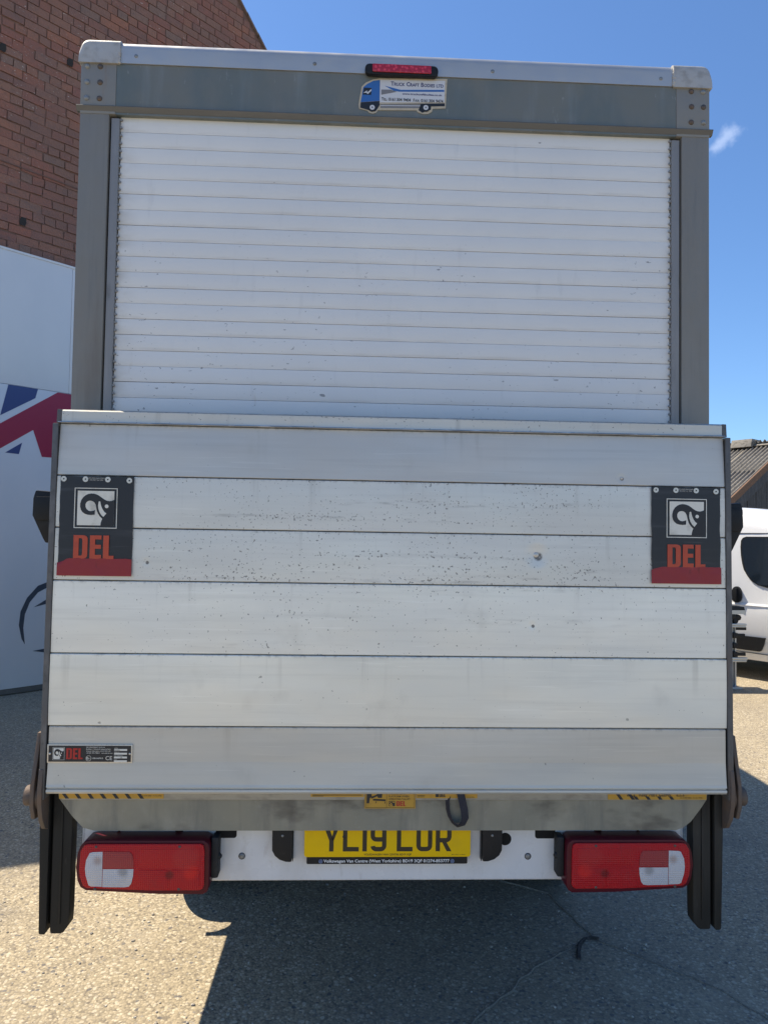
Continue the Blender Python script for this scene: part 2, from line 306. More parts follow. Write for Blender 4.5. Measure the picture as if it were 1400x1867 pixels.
def box(name, x0, x1, y0, y1, z0, z1, mat, parent=None, bev=.002, seg=2):
    bm = bmesh.new(); add_box(bm, x0, x1, y0, y1, z0, z1)
    bmesh.ops.recalc_face_normals(bm, faces=bm.faces)
    if bev: bevel(bm, bev, seg)
    return frombm(name, bm, mat, parent, 40 if bev else None)
def add_prism(bm, pts, a, b, axis='y'):
    def P(p, t):
        if axis == 'y': return (p[0], t, p[1])
        if axis == 'x': return (t, p[0], p[1])
        return (p[0], p[1], t)
    A = [bm.verts.new(P(p, a)) for p in pts]; B = [bm.verts.new(P(p, b)) for p in pts]
    n = len(pts); bm.faces.new(A); bm.faces.new(B[::-1])
    for i in range(n): bm.faces.new((A[i], B[i], B[(i+1) % n], A[(i+1) % n]))
def prism(name, pts, a, b, mat, parent=None, axis='y', bev=0., seg=2, smooth=40):
    bm = bmesh.new(); add_prism(bm, pts, a, b, axis)
    bmesh.ops.recalc_face_normals(bm, faces=bm.faces)
    if bev: bevel(bm, bev, seg)
    return frombm(name, bm, mat, parent, smooth)
def add_cyl(bm, c, r, a, b, axis='y', n=16, r2=None):
    r2 = r if r2 is None else r2
    def P(q, rr, t):
        u, v = rr*math.cos(q), rr*math.sin(q)
        if axis == 'y': return (c[0]+u, t, c[1]+v)
        if axis == 'x': return (t, c[0]+u, c[1]+v)
        return (c[0]+u, c[1]+v, t)
    A = [bm.verts.new(P(2*math.pi*i/n, r, a)) for i in range(n)]; B = [bm.verts.new(P(2*math.pi*i/n, r2, b)) for i in range(n)]
    bm.faces.new(A); bm.faces.new(B[::-1])
    for i in range(n): bm.faces.new((A[i], B[i], B[(i+1) % n], A[(i+1) % n]))
def cyl(name, c, r, a, b, mat, parent=None, axis='y', n=20, r2=None, bev=0):
    bm = bmesh.new(); add_cyl(bm, c, r, a, b, axis, n, r2)
    bmesh.ops.recalc_face_normals(bm, faces=bm.faces)
    if bev: bevel(bm, bev, 2)
    return frombm(name, bm, mat, parent, 40)
def dome(name, x, z, r, y, h, mat, parent, n=14):
    bm = bmesh.new(); rings = []
    for k in range(4):
        q = k/3*math.pi/2*.94
        rings.append([bm.verts.new((x+r*math.cos(q)*math.cos(2*math.pi*i/n), y-h*math.sin(q), z+r*math.cos(q)*math.sin(2*math.pi*i/n))) for i in range(n)])
    for a, b in zip(rings, rings[1:]):
        for i in range(n): bm.faces.new((a[i], b[i], b[(i+1) % n], a[(i+1) % n]))
    bm.faces.new(rings[-1]); bm.faces.new(rings[0][::-1])
    return frombm(name, bm, mat, parent, 60)
def poly(name, pts, y, mat, parent, th=.0006):
    return prism(name, pts, y-th, y, mat, parent, smooth=None)
def empty(name, loc=(0, 0, 0), rz=0):
    o = bpy.data.objects.new(name, None); COL.objects.link(o); o.location = loc; o.rotation_euler = (0, 0, rz)
    o.empty_display_size = .2; return o
def tag(o, label=None, cat=None, group=None, kind=None):
    for k, v in (('label', label), ('category', cat), ('group', group), ('kind', kind)):
        if v: o[k] = v
    return o
def text(name, s, x, y, z, h, mat, parent, width=None, align='LEFT', bold=0., th=.0003, rotz=0.):
    """lettering standing in the xz plane facing -y; x,z = baseline start, h = cap height"""
    cu = bpy.data.curves.new(name, 'FONT'); cu.body = s; cu.size = 1; cu.extrude = 0; cu.offset = bold; cu.resolution_u = 3
    o = bpy.data.objects.new(name, cu); COL.objects.link(o)
    dg = bpy.context.evaluated_depsgraph_get(); me = bpy.data.meshes.new_from_object(o.evaluated_get(dg))
    bpy.data.objects.remove(o); bpy.data.curves.remove(cu)
    xs = [v.co.x for v in me.vertices]; x0, x1 = min(xs), max(xs); sc = h/.69
    sx = (width/(x1-x0)) if width else sc
    ox = {'LEFT': 0, 'CENTER': -.5, 'RIGHT': -1}[align]*(x1-x0)*sx
    for v in me.vertices: v.co = Vector((x+ox+(v.co.x-x0)*sx, y, z+v.co.y*sc))
    return link(name, me, mat, parent)
def rrect(x0, x1, z0, z1, r, n=5):
    p = []
    for cx, cz, q in ((x1-r, z1-r, 0), (x0+r, z1-r, 90), (x0+r, z0+r, 180), (x1-r, z0+r, 270)):
        for i in range(n+1):
            a = rad(q+90*i/n); p.append((cx+r*math.cos(a), cz+r*math.sin(a)))
    return p
def strip_polys(name, polys, y, mat, parent, th=.0005):
    bm = bmesh.new()
    for p in polys: add_prism(bm, p, y-th, y)
    return frombm(name, bm, mat, parent)

# ------------------------------------------------------------------ ground
bm = bmesh.new()
def ghz(x, y): return 0.012*mnoise.noise(Vector((x*.35, y*.35, 0)))
xs = sorted(set([-400, -150, -60, -30, -18] + [-12+.5*i for i in range(49)] + [18, 30, 60, 150, 400]))
ys = sorted(set([-300, -100, -40, -15] + [-8+.5*i for i in range(49)] + [22, 40, 80, 180, 600]))
V = [[bm.verts.new((x, y, ghz(x, y)*(1 if abs(x) < 13 and -8 < y < 17 else 0)-.004)) for y in ys] for x in xs]
for i in range(len(xs)-1):
    for j in range(len(ys)-1): bm.faces.new((V[i][j], V[i+1][j], V[i+1][j+1], V[i][j+1]))
tag(frombm('ground', bm, MT['ground'], None, 60), kind='structure')
# cracked joints in the asphalt
def ribbon(name, pts, w, mat, z0=.012, kind='structure'):
    bm = bmesh.new(); P = []
    for i in range(len(pts)-1):
        a, b = Vector(pts[i]), Vector(pts[i+1]); n = max(2, int((b-a).length/.012))
        P += [a.lerp(b, k/n) for k in range(n)]
    P.append(Vector(pts[-1])); L = []; prev = None
    for i, p in enumerate(P):
        d = (P[min(i+1, len(P)-1)]-P[max(i-1, 0)]).normalized(); nn = Vector((-d.y, d.x))
        jj = .013*mnoise.noise(Vector((p.x*14, p.y*14, 3))); ww = w*(.55+.9*abs(mnoise.noise(Vector((p.x*22, p.y*22, 9)))))
        q = p+nn*jj; z = z0
        cur = [bm.verts.new((*(q+nn*ww), z-.006)), bm.verts.new((*(q+nn*ww*.55), z)), bm.verts.new((*(q-nn*ww*.55), z)), bm.verts.new((*(q-nn*ww), z-.006))]
        if prev:
            for a, b in ((0, 1), (1, 2), (2, 3)): bm.faces.new((prev[a], prev[b], cur[b], cur[a]))
        prev = cur
    return tag(frombm(name, bm, mat), kind=kind)
MT['tar'] = layered('tar in joint', (.17, .155, .13), [((.34, .29, .21), 90, (1, 1, 1), .5, .65, .7)], .8, bump=(120, .6))
for pts, w in (([(.60, 1.30), (.81, 1.159), (.894, .79), (1.09, .595), (1.239, .456), (1.34, .272), (1.45, .0)], .006),
               ([(.894, .79), (.613, .602), (.396, .376), (.299, .271), (.15, .05)], .005)):
    ribbon('asphalt_joint', pts, w, MT['tar'], z0=.005)
MT['oldrubber'] = layered('dusty old rubber', (.055, .05, .045), [((.14, .12, .10), 60, (1, 1, 1), .5, .7, .7)], .9)
# bent strip of rubber lying under the lorry
bm = bmesh.new(); prev = None; pts = [(.915, .775), (.885, .785), (.853, .773), (.828, .745), (.811, .711), (.797, .675), (.787, .636)]
for i, p in enumerate(pts):
    a = Vector(pts[max(0, i-1)]); b = Vector(pts[min(i+1, len(pts)-1)]); d = (b-a).normalized(); n = Vector((-d.y, d.x)); p = Vector(p)
    sec = [(-.008, 0.0), (-.008, .007), (-.003, .007), (-.003, .011), (.003, .011), (.003, .007), (.008, .007), (.008, .0)]
    cur = [bm.verts.new((*(p+n*q), z)) for q, z in sec]
    if prev:
        for k in range(len(sec)): bm.faces.new((prev[k], prev[(k+1) % 8], cur[(k+1) % 8], cur[k]))
    else: bm.faces.new(cur)
    prev = cur
bm.faces.new(prev[::-1])
tag(frombm('rubber_strip', bm, MT['oldrubber'], None, 50), 'short curved strip of black rubber lying on the asphalt under the lorry', 'rubber strip')

MT['grit'] = layered('loose pale grit', (.40, .35, .27), [((.20, .19, .18), 40, (1, 1, 1), .45, .55, .9), ((.62, .58, .50), 55, (1, 1, 1), .56, .6, .9)], .85)
rng_ = random.Random(11); bm = bmesh.new()
for i in range(2600):
    if i < 1500: x, y = rng_.uniform(-2.4, 2.2), rng_.uniform(-.3, 2.2)
    else: x, y = rng_.choice((-1, 1))*rng_.uniform(1.0, 6.0), rng_.uniform(.5, 8)
    r = rng_.choice((.0025, .003, .0035, .005, .0065))*rng_.uniform(.7, 1.2)
    m_ = Matrix.Translation((x, y, ghz(x, y)-.004+r*.35)) @ Matrix.Rotation(rng_.uniform(0, 3), 4, 'Z') @ Matrix.Diagonal((r*rng_.uniform(.8, 1.5), r, r*.6, 1))
    bmesh.ops.create_icosphere(bm, subdivisions=1, radius=1, matrix=m_)
tag(frombm('loose_grit', bm, MT['grit'], None), kind='stuff')

# ------------------------------------------------------------------ brick building
BW = empty('brick_building', (-3.796, 5.327, 0), rad(45))
tag(BW, 'tall red brick gable wall rising behind the white hoarding', 'building')
S0, S1, ZE = -4.1, 6.6, 5.05
def rake(s): return min(6.86+.95*(s+2.25), 8.94-(s-2.78))
apex = 1.4
gp = [(S0, 0), (S1, 0), (S1, rake(S1)), (apex, rake(apex)), (S0, rake(S0))]
prism('gable_wall', gp, .012, .34, MT['mortar'], BW, smooth=None)
bm = bmesh.new()
add_box(bm, S0, S0+.3, .345, 9, 0, rake(S0)-.02); add_box(bm, S1-.3, S1, .345, 9, 0, rake(S1)-.02); add_box(bm, S0+.31, S1-.31, 8.7, 9, 0, 5)
frombm('side_wall', bm, MT['mortar'], BW)
for nm, a, b in (('roof', (S0-.25, rake(S0)-.22), (apex, rake(apex)+.02)), ('roof', (S1+.25, rake(S1)-.23), (apex, rake(apex)+.02))):
    bm = bmesh.new(); q = [(a[0], a[1]), (b[0], b[1]), (b[0], b[1]+.1), (a[0], a[1]+.1)]
    add_prism(bm, q, .05, 9.2); frombm(nm, bm, MT['roof'], BW)
# verge tiles stepping down the rake
for side, s0, s1 in ((1, apex, S1), (-1, apex, S0)):
    n = int(abs(s1-s0)/.19)
    for i in range(n):
        a = s0+side*.19*i; b = a+side*.205
        prism('verge_tile', [(a, rake(a)+.010), (b, rake(b)+.010), (b, rake(b)+.034), (a, rake(a)+.046)], -.022, .30, MT['verge'], BW, smooth=None)
CH, LN = .098, .232
variants = []
for k in range(8):
    bm = bmesh.new(); add_box(bm, 0, 1, 0, .05, 0, 1)
    for v in bm.verts:
        if v.co.y < .02: v.co += Vector((random.uniform(-.03, .03), random.uniform(-.003, .007), random.uniform(-.11, .11)))
    bmesh.ops.recalc_face_normals(bm, faces=bm.faces)
    me = bpy.data.meshes.new('brick'); bm.to_mesh(me); bm.free(); me.materials.append(MT['brick']); variants.append(me)
cells = []; holes = []
r = 0; z = .02
while z < rake(apex):
    header = (r % 4 == 3); L = .125 if header else LN
    s = S0+random.uniform(-.02, .02)-(L/2 if r % 2 else 0)
    while s < S1:
        a, b = max(s, S0+.002), min(s+L, S1-.002)
        zt = z+CH-.010
        while b-a > .04 and zt > min(rake(a), rake(b))+.005:
            if rake(b) < rake(a): b -= .03
            else: a += .03
        if b-a > .04 and zt < min(rake(a), rake(b))+.005:
            vis = -.3 < a < 3.3 and z > 4.3
            hole = vis and random.random() < .022
            if hole: holes.append((a, z, zt))
            if True: cells.append(((a, b-.010, z, zt), vis, (a+.3)**2*.6+(z-4.3)**2*.5))
        s += L+random.uniform(-.004, .004)
    z += CH; r += 1
visc = sorted([c for c in cells if c[1]], key=lambda c: c[2])[:300]
keep = set(id(c) for c in visc)
bmj = bmesh.new()
for c in cells:
    a, b, z0, z1 = c[0]
    if id(c) in keep:
        o = bpy.data.objects.new('brick', random.choice(variants)); COL.objects.link(o); o.parent = BW
        o.location = (a, -.001+random.uniform(-.004, .004), z0); o.scale = (b-a, 1, z1-z0)
    else:
        y = random.uniform(-.004, .004)
        add_box(bmj, a, b, y, y+.03, z0, z1)
tag(frombm('brick_courses', bmj, MT['brickstuff'], BW), kind='stuff')
for a, z, zt in holes:   # dark plates paint in the shade of putlog holes and spalled headers
    prism('wall_hole', [(a-.004, z+.004), (a+.05, z), (a+.062, z+.04), (a+.055, zt+.004), (a+.01, zt), (a-.006, z+.05)], -.0115, -.0095, MT['black_gap'], BW, smooth=None)
prism('conduit', [(-2, 5.53), (3.4, 5.53), (3.4, 5.54), (-2, 5.54)], -.016, -.010, MT['mortar'], BW, smooth=None)

# ------------------------------------------------------------------ hoarding
HD = empty('hoarding', (-3.69, 5.221, 0), rad(45))
tag(HD, 'tall white hoarding with a union flag print at the foot of the brick wall', 'hoarding')
PWs = [(-4.2, -1.8), (-1.797, .597), (.60, 3.0), (3.003, 5.4)]
for a, b in PWs:
    box('panel', a, b, 0, .05, .06, 3.178, MT['panel'], HD, .002)
    box('panel', a, b, 0, .05, 3.182, 4.56, MT['panel'], HD, .002)
box('capping', -4.2, 5.4, -.008, .055, 4.561, 4.585, MT['panel'], HD, .002)
box('base_board', -4.2, 5.4, .004, .05, .005, .058, MT['ledge'], HD, 0)
def hp(name, pts, mat): return prism(name, pts, -.0025, -.0005, mat, HD, smooth=None)
hp('flag_print', [(-1.0, 3.16), (-.25, 3.178), (.273, 3.176), (.249, 3.076), (-.089, 2.849), (-.9, 2.2)][2:3] + [(.249, 3.076), (-.089, 2.849), (-.021, 3.176)], MT['flagblue'])
hp('flag_print', [(-.9, 2.18), (.48, 3.175), (1.05, 3.175), (1.05, 2.474), (.336, 2.464), (.238, 2.738), (-.9, 1.92)], MT['flagred'])
hp('flag_print', [(-.029, 2.474), (.133, 2.593), (.104, 2.47)], MT['flagblue'])
hp('flag_print', [(-1.3, 3.0), (-.95, 3.175), (-.35, 3.175), (-1.3, 2.6)], MT['flagblue'])
arc_o = [(.62, 1.165), (.52, 1.16), (.425, 1.132), (.341, 1.101), (.234, .979), (.174, .841), (.162, .701), (.194, .557), (.228, .497)]
arc_i = [(.206, .669), (.218, .81), (.263, .932), (.343, 1.031), (.427, 1.074), (.52, 1.10), (.62, 1.12)]
hp('emblem_print', arc_o+arc_i, MT['slate'])
hp('emblem_print', [(.304, .878), (.431, .952), (.56, 1.0), (.56, .93), (.432, .905)], MT['slate'])
hp('emblem_print', [(.308, .421), (.419, .432), (.56, .44), (.56, .38), (.42, .397)], MT['slate'])

# ------------------------------------------------------------------ barn
BN = empty('barn', (7.75, 12.44, 0), math.atan2(.586, .81))
tag(BN, 'old black boarded barn with a mossy corrugated roof behind the white van', 'barn')
E0, RS, RZ, PI_ = 2.664, 2.92, 4.12, .499
shm = bmesh.new(); W_ = .945; nn = 9*8; Lr = 1.70
for i in range(nn+1):
    y = W_*i/nn; z = .034*math.sin(2*math.pi*i/8)
    shm.verts.new((0, y, z)); shm.verts.new((Lr, y, z+Lr*PI_))
shm.verts.ensure_lookup_table()
for i in range(nn): shm.faces.new([shm.verts[j] for j in (2*i, 2*i+1, 2*i+3, 2*i+2)])
g = bmesh.ops.extrude_face_region(shm, geom=shm.faces[:])
for v in [v for v in g['geom'] if isinstance(v, bmesh.types.BMVert)]: v.co.z -= .008
bmesh.ops.recalc_face_normals(shm, faces=shm.faces)
shme = bpy.data.meshes.new('roof_sheet'); shm.to_mesh(shme); shm.free(); shme.materials.append(MT['corr'])
for p in shme.polygons: p.use_smooth = True
for k in range(8):
    for row in range(2):
        for side in (0, 1):
            o = bpy.data.objects.new('roof_sheet', shme); COL.objects.link(o); o.parent = BN
            s = -.1+row*1.47; zz = E0-.05+s*PI_+.012*row+random.uniform(-.004, .004)
            if side == 0: o.location = (s, .02+k*W_, zz)
            else: o.location = (2*RS-s, .02+(k+1)*W_, zz); o.rotation_euler = (0, 0, math.pi)
for k in range(8):
    y0 = .03+k*.93
    prism('ridge_tile', [(RS-.2, RZ-.075), (RS, RZ+.035), (RS+.2, RZ-.075), (RS+.17, RZ-.10), (RS, RZ+.0), (RS-.17, RZ-.10)], y0, y0+.95, MT['corr'], BN, smooth=None)
prism('ridge_vent', [(RS-.30, RZ-.10), (RS-.22, RZ+.10), (RS+.22, RZ+.10), (RS+.3, RZ-.10)], .78, 1.28, MT['corr'], BN, bev=.01)
prism('verge_flashing', [(-.12, E0-.10), (RS, RZ-.01), (RS, RZ-.17), (-.06, E0-.24)], -.02, .02, MT['brown'], BN, smooth=None)
prism('verge_flashing', [(2*RS+.12, E0-.10), (RS, RZ-.01), (RS, RZ-.17), (2*RS+.06, E0-.24)], -.02, .02, MT['brown'], BN, smooth=None)
prism('barge_board', [(.02, E0-.21), (RS, RZ-.175), (RS, RZ-.40), (.28, E0-.30)], -.012, .018, MT['timber'], BN, smooth=None)
prism('barge_board', [(2*RS-.02, E0-.21), (RS, RZ-.175), (RS, RZ-.40), (2*RS-.28, E0-.30)], -.012, .018, MT['timber'], BN, smooth=None)
s = .15
while s < 2*RS-.2:
    w = random.choice((.12, .14, .155)); m = s+w/2
    zt = lambda q: (E0+min(q, 2*RS-q)*PI_)-.12
    prism('board', [(s, 0), (s+w-.008, 0), (s+w-.008, zt(s+w)), (s, zt(s))], .16+random.uniform(-.006, .006), .19, MT['timber'], BN, smooth=None)
    s += w
box('wall_lining', .16, 2*RS-.16, .2, .3, 0, E0-.05, MT['timber'], BN, 0)
bm = bmesh.new(); add_box(bm, .15, .3, .305, 7.3, 0, E0-.14); add_box(bm, 2*RS-.3, 2*RS-.15, .305, 7.3, 0, E0-.14); add_box(bm, .31, 2*RS-.31, 7.1, 7.3, 0, E0-.1)
frombm('side_wall', bm, MT['timber'], BN)
box('gutter', -.18, -.06, -.05, 7.5, E0-.26, E0-.17, MT['brown'], BN, .02)

# ------------------------------------------------------------------ parked van
VN = empty('parked_van', (4.64, 6.48, 0), math.atan2(-.8146, .58))
tag(VN, 'white panel van parked in front of the black barn with dark door glass', 'van')
def vh(x):
    K = [(-3.1, 2.05), (-2.9, 2.13), (-.2, 2.14), (.1, 2.115), (.37, 2.06), (.7, 1.955), (1.0, 1.80), (1.55, 1.27), (1.75, 1.17), (2.1, 1.02), (2.2, .85), (2.24, .55)]
    for a, b in zip(K, K[1:]):
        if a[0] <= x <= b[0]: return a[1]+(b[1]-a[1])*(x-a[0])/(b[0]-a[0])
    return K[0][1] if x < K[0][0] else K[-1][1]
def vy(z):
    K = [(.22, .06), (.34, .0), (.90, -.012), (.93, .004), (1.15, .012), (1.75, .075), (1.95, .13), (2.08, .24)]
    for a, b in zip(K, K[1:]):
        if a[0] <= z <= b[0]: return a[1]+(b[1]-a[1])*(z-a[0])/(b[0]-a[0])
    return .06 if z < .22 else .24
bm = bmesh.new(); st = []
vx = [-3.1, -3.0, -2.5, -1.8, -1.2, -.6, -.2, 0, .2, .37, .55, .7, .85, 1, 1.2, 1.4, 1.55, 1.65, 1.75, 1.9, 2.1, 2.16, 2.2, 2.24]
fr = [.0, .05, .3, .41, .425, .5, .6, .7, .8, .88, .94, .98, 1.0]
for x in vx:
    h = vh(x); tap = max(0, (x-1.5))*.16+(max(0, x-2.0)*.7)
    zb = .24; half = []
    for f in [0, .04, .30, .37, .385, .48, .62, .75, .86]:
        z = zb+(h-zb)*f; half.append((vy(min(z, 2.0) if h > 1.6 else zb+(1.9-zb)*f)+tap, z))
    y0 = half[-1][0]; half += [(y0+.05, zb+(h-zb)*.94), (y0+.15, h-.03), (y0+.35, h-.005), (.975, h)]
    ring = half+[(1.95-y, z) for y, z in half[::-1][1:]]
    st.append([bm.verts.new((x, y, z)) for y, z in ring])
for a, b in zip(st, st[1:]):
    n = len(a)
    for i in range(n): bm.faces.new((a[i], b[i], b[(i+1) % n], a[(i+1) % n]))
bm.faces.new(st[0]); bm.faces.new(st[-1][::-1])
frombm('body', bm, MT['vanpaint'], VN, 50)
def sidepatch(name, rows, mat, off, parent=VN):
    bm = bmesh.new(); prev = None
    for z, xa, xb in rows:
        tapa = max(0, xa-1.5)*.16; tapb = max(0, xb-1.5)*.16
        cur = [bm.verts.new((xa, vy(z)-off+tapa, z)), bm.verts.new((xb, vy(z)-off+tapb, z))]
        if prev: bm.faces.new((prev[0], prev[1], cur[1], cur[0]))
        prev = cur
    g = bmesh.ops.extrude_face_region(bm, geom=bm.faces[:])
    for v in [v for v in g['geom'] if isinstance(v, bmesh.types.BMVert)]: v.co.y += .02
    return frombm(name, bm, mat, parent, 40)
wr = [(1.135, .34, 1.42), (1.16, .235, 1.46), (1.20, .165, 1.44), (1.26, .11, 1.38), (1.34, .06, 1.30), (1.42, .035, 1.22), (1.52, .015, 1.10), (1.62, .005, .98), (1.70, .008, .88), (1.735, .03, .82), (1.75, .07, .78)]
sidepatch('window_seal', wr, MT['black'], .012)
sidepatch('side_window', [(z, a+.022, b-.03) for z, a, b in wr[1:-1]], MT['glass'], .016)
sidepatch('door_moulding', [(.36, -.55, .262), (.372, -.56, .285), (.44, -.56, .312), (.53, -.56, .336)], MT['black'], .022)
sidepatch('waist_crease', [(.905, -2.8, 1.5), (.93, -2.8, 1.5)], MT['vanpaint'], .004)
for z, a, b in ((1.79, -2.8, .75), (.325, -2.5, 1.0)): sidepatch('panel_joint', [(z, a, b), (z+.006, a, b)], MT['black'], .003)
sidepatch('panel_joint', [(z, -.13, -.124) for z in (.3, .5, .7, .9, 1.1, 1.3, 1.5, 1.75)], MT['black'], .003)
H_ = [(-.013+.062*math.cos(q)*(1.0-.12*math.sin(q)), 1.03+.10*math.copysign(abs(math.sin(q))**.75, math.sin(q))) for q in [2*math.pi*i/24 for i in range(24)]]
prism('door_handle', H_, -.028, .02, MT['black'], VN, bev=.006)
box('handle_bar', -.022, .004, -.05, -.026, .95, 1.11, MT['black'], VN, .008)
for x in (1.35, -2.05):
    for y0, y1 in ((.03, .24), (1.71, 1.92)):
        w = cyl('wheel', (x, .33), .33, y0, y1, MT['tyre'], VN, 'y', 32, bev=.03)
        cyl('rim', (x, .33), .2, y0-.004 if y0 < 1 else y1-.01, y0+.01 if y0 < 1 else y1+.004, MT['rim'], w, 'y', 24)
box('windscreen', 1.02, 1.04, .25, 1.70, 1.30, 1.31, MT['glass'], VN, 0)
bm = bmesh.new()
q = [bm.verts.new(p) for p in ((.98, .22, 1.825), (1.56, .14, 1.275), (1.56, 1.81, 1.275), (.98, 1.73, 1.825))]
bm.faces.new(q); g = bmesh.ops.extrude_face_region(bm, geom=bm.faces[:])
for v in [v for v in g['geom'] if isinstance(v, bmesh.types.BMVert)]: v.co += Vector((-.02, 0, -.02))
frombm('windscreen', bm, MT['glass'], VN)
box('front_bumper', 2.1, 2.26, .30, 1.65, .3, .55, MT['black'], VN, .03)
for y in (.33, 1.45): box('headlight', 2.02, 2.20, y, y+.18, .72, .92, MT['glass'], VN, .03)

# ------------------------------------------------------------------ bar rack between lorry and van
RK = empty('bar_rack', (4.27, 5.95, 0))
tag(RK, 'upright metal rack holding aluminium bars and black brackets beside the white van', 'rack')
def rb(name, x0, x1, y0, y1, z0, z1, m, bev=.003): return box(name, x0-4.27, x1-4.27, y0-5.95, y1-5.95, z0, z1, m, RK, bev)
for x in (4.244, 3.42):
    bm = bmesh.new(); xx = x-4.27
    add_box(bm, xx, xx+.014, -.04, .04, 0, .84); add_box(bm, xx+.046, xx+.060, -.04, .04, 0, .84); add_box(bm, xx+.0145, xx+.0455, -.012, .0, 0, .84)
    frombm('post', bm, MT['alu'], RK)
prism('top_guard', [(-.95, .855), (.11, .855), (.125, .88), (.115, .93), (.02, .94), (-.95, .94)], -.07, .10, MT['black'], RK, bev=.004)
prism('bar', [(-.95, .842), (.12, .848), (.122, .893), (-.95, .885)], -.085, -.072, MT['alu'], RK)
rb('bar', 3.35, 4.40, 5.87, 6.03, .695, .712, MT['alu']); rb('bar', 3.35, 4.40, 5.86, 5.90, .716, .738, MT['alu'])
rb('bar', 3.35, 4.405, 5.87, 6.03, .298, .318, MT['alu']); rb('bar', 3.35, 4.41, 5.86, 5.90, .322, .350, MT['alu'])
for i, (x, z, r_c) in enumerate(((4.20, .80, .035), (4.26, .815, .035), (4.32, .805, .036), (4.22, .76, .03), (4.29, .765, .03))):
    cyl('clamp', (x-4.27, z), r_c, -.06, .03, MT['black'], RK, 'y', 8, bev=.004)
for z, x1 in ((.60, 4.393), (.485, 4.31), (.385, 4.399)):
    rb('bracket', 4.16, x1, 5.88, 5.92, z-.018, z+.020, MT['black']); rb('bracket', 4.25, 4.30, 5.87, 5.93, z-.03, z+.03, MT['black'])
rb('bracket', 4.30, 4.419, 5.90, 5.93, .66, .695, MT['black'])
rb('back_sheet', 3.38, 4.23, 6.00, 6.02, .05, .84, MT['chassis']); rb('foot', 3.40, 4.32, 5.80, 6.10, .0, .02, MT['alu'])

# ------------------------------------------------------------------ lorry
LR = empty('lorry', (0, 0, 0))
tag(LR, 'white box lorry seen from behind with its aluminium tail lift folded up', 'lorry')
YB = .15
# box body
bm = bmesh.new(); add_box(bm, -1.064, 1.064, YB+.10, 5.55, .83, .95)
frombm('floor', bm, MT['chassis'], LR)
for s in (-1, 1):
    box('side_panel', *(sorted((s*1.066, s*1.035))), YB+.08, 5.55, .952, 3.25, MT['body'], LR, .002)
    prism('cant_rail', [(s*1.074, 3.20), (s*1.074, 3.26), (s*1.066, 3.285), (s*1.045, 3.303), (s*.99, 3.31), (s*.99, 3.20)], YB+.145, 5.6, MT['rail'], LR)
box('roof_panel', -.988, .988, YB+.10, 5.6, 3.27, 3.297, MT['body'], LR, 0)
box('front_panel', -1.034, 1.034, 5.56, 5.6, 1.9, 3.268, MT['body'], LR, 0)
# rear frame
for s in (-1, 1):
    a, b = sorted((s*1.070, s*.9735)); box('rear_post', a, b, YB, YB+.075, .83, 3.08, MT['galvpost'], LR, .004)
    a, b = sorted((s*.968, s*.941)); box('shutter_track', a, b, YB+.006, YB+.06, .86, 3.053, MT['track'], LR, .002)
    a, b = sorted((s*.9733, s*.9682)); box('post_joint', a, b, YB+.02, YB+.04, .86, 3.05, MT['black_gap'], LR, 0)
box('header_panel', -.953, .953, YB, YB+.05, 3.062, 3.235, MT['header'], LR, 0)
for s in (-1, 1):
    a, b = sorted((s*.9535, s*1.070)); br = box('corner_bracket', a, b, YB-.002, YB+.05, 3.062, 3.235, MT['bracket'], LR, .002)
    for x in (1.006, 1.048):
        for z in (3.222, 3.168, 3.113):
            rusty = (x < 1.02) or random.random() < .4
            dome('bolt', s*x-.001*(s < 0)+random.uniform(-.001, .001), z, .0095, YB-.002, .006, MT['bolt' if rusty else 'boltgrey'], br)
prism('drip_ledge', [(YB-.001, 3.0875), (YB-.009, 3.0865), (YB-.010, 3.084), (YB-.001, 3.0685), (YB+.012, 3.0685), (YB+.012, 3.0755), (YB-.001, 3.0765)], -1.080, 1.080, MT['ledge'], LR, 'x', smooth=None)
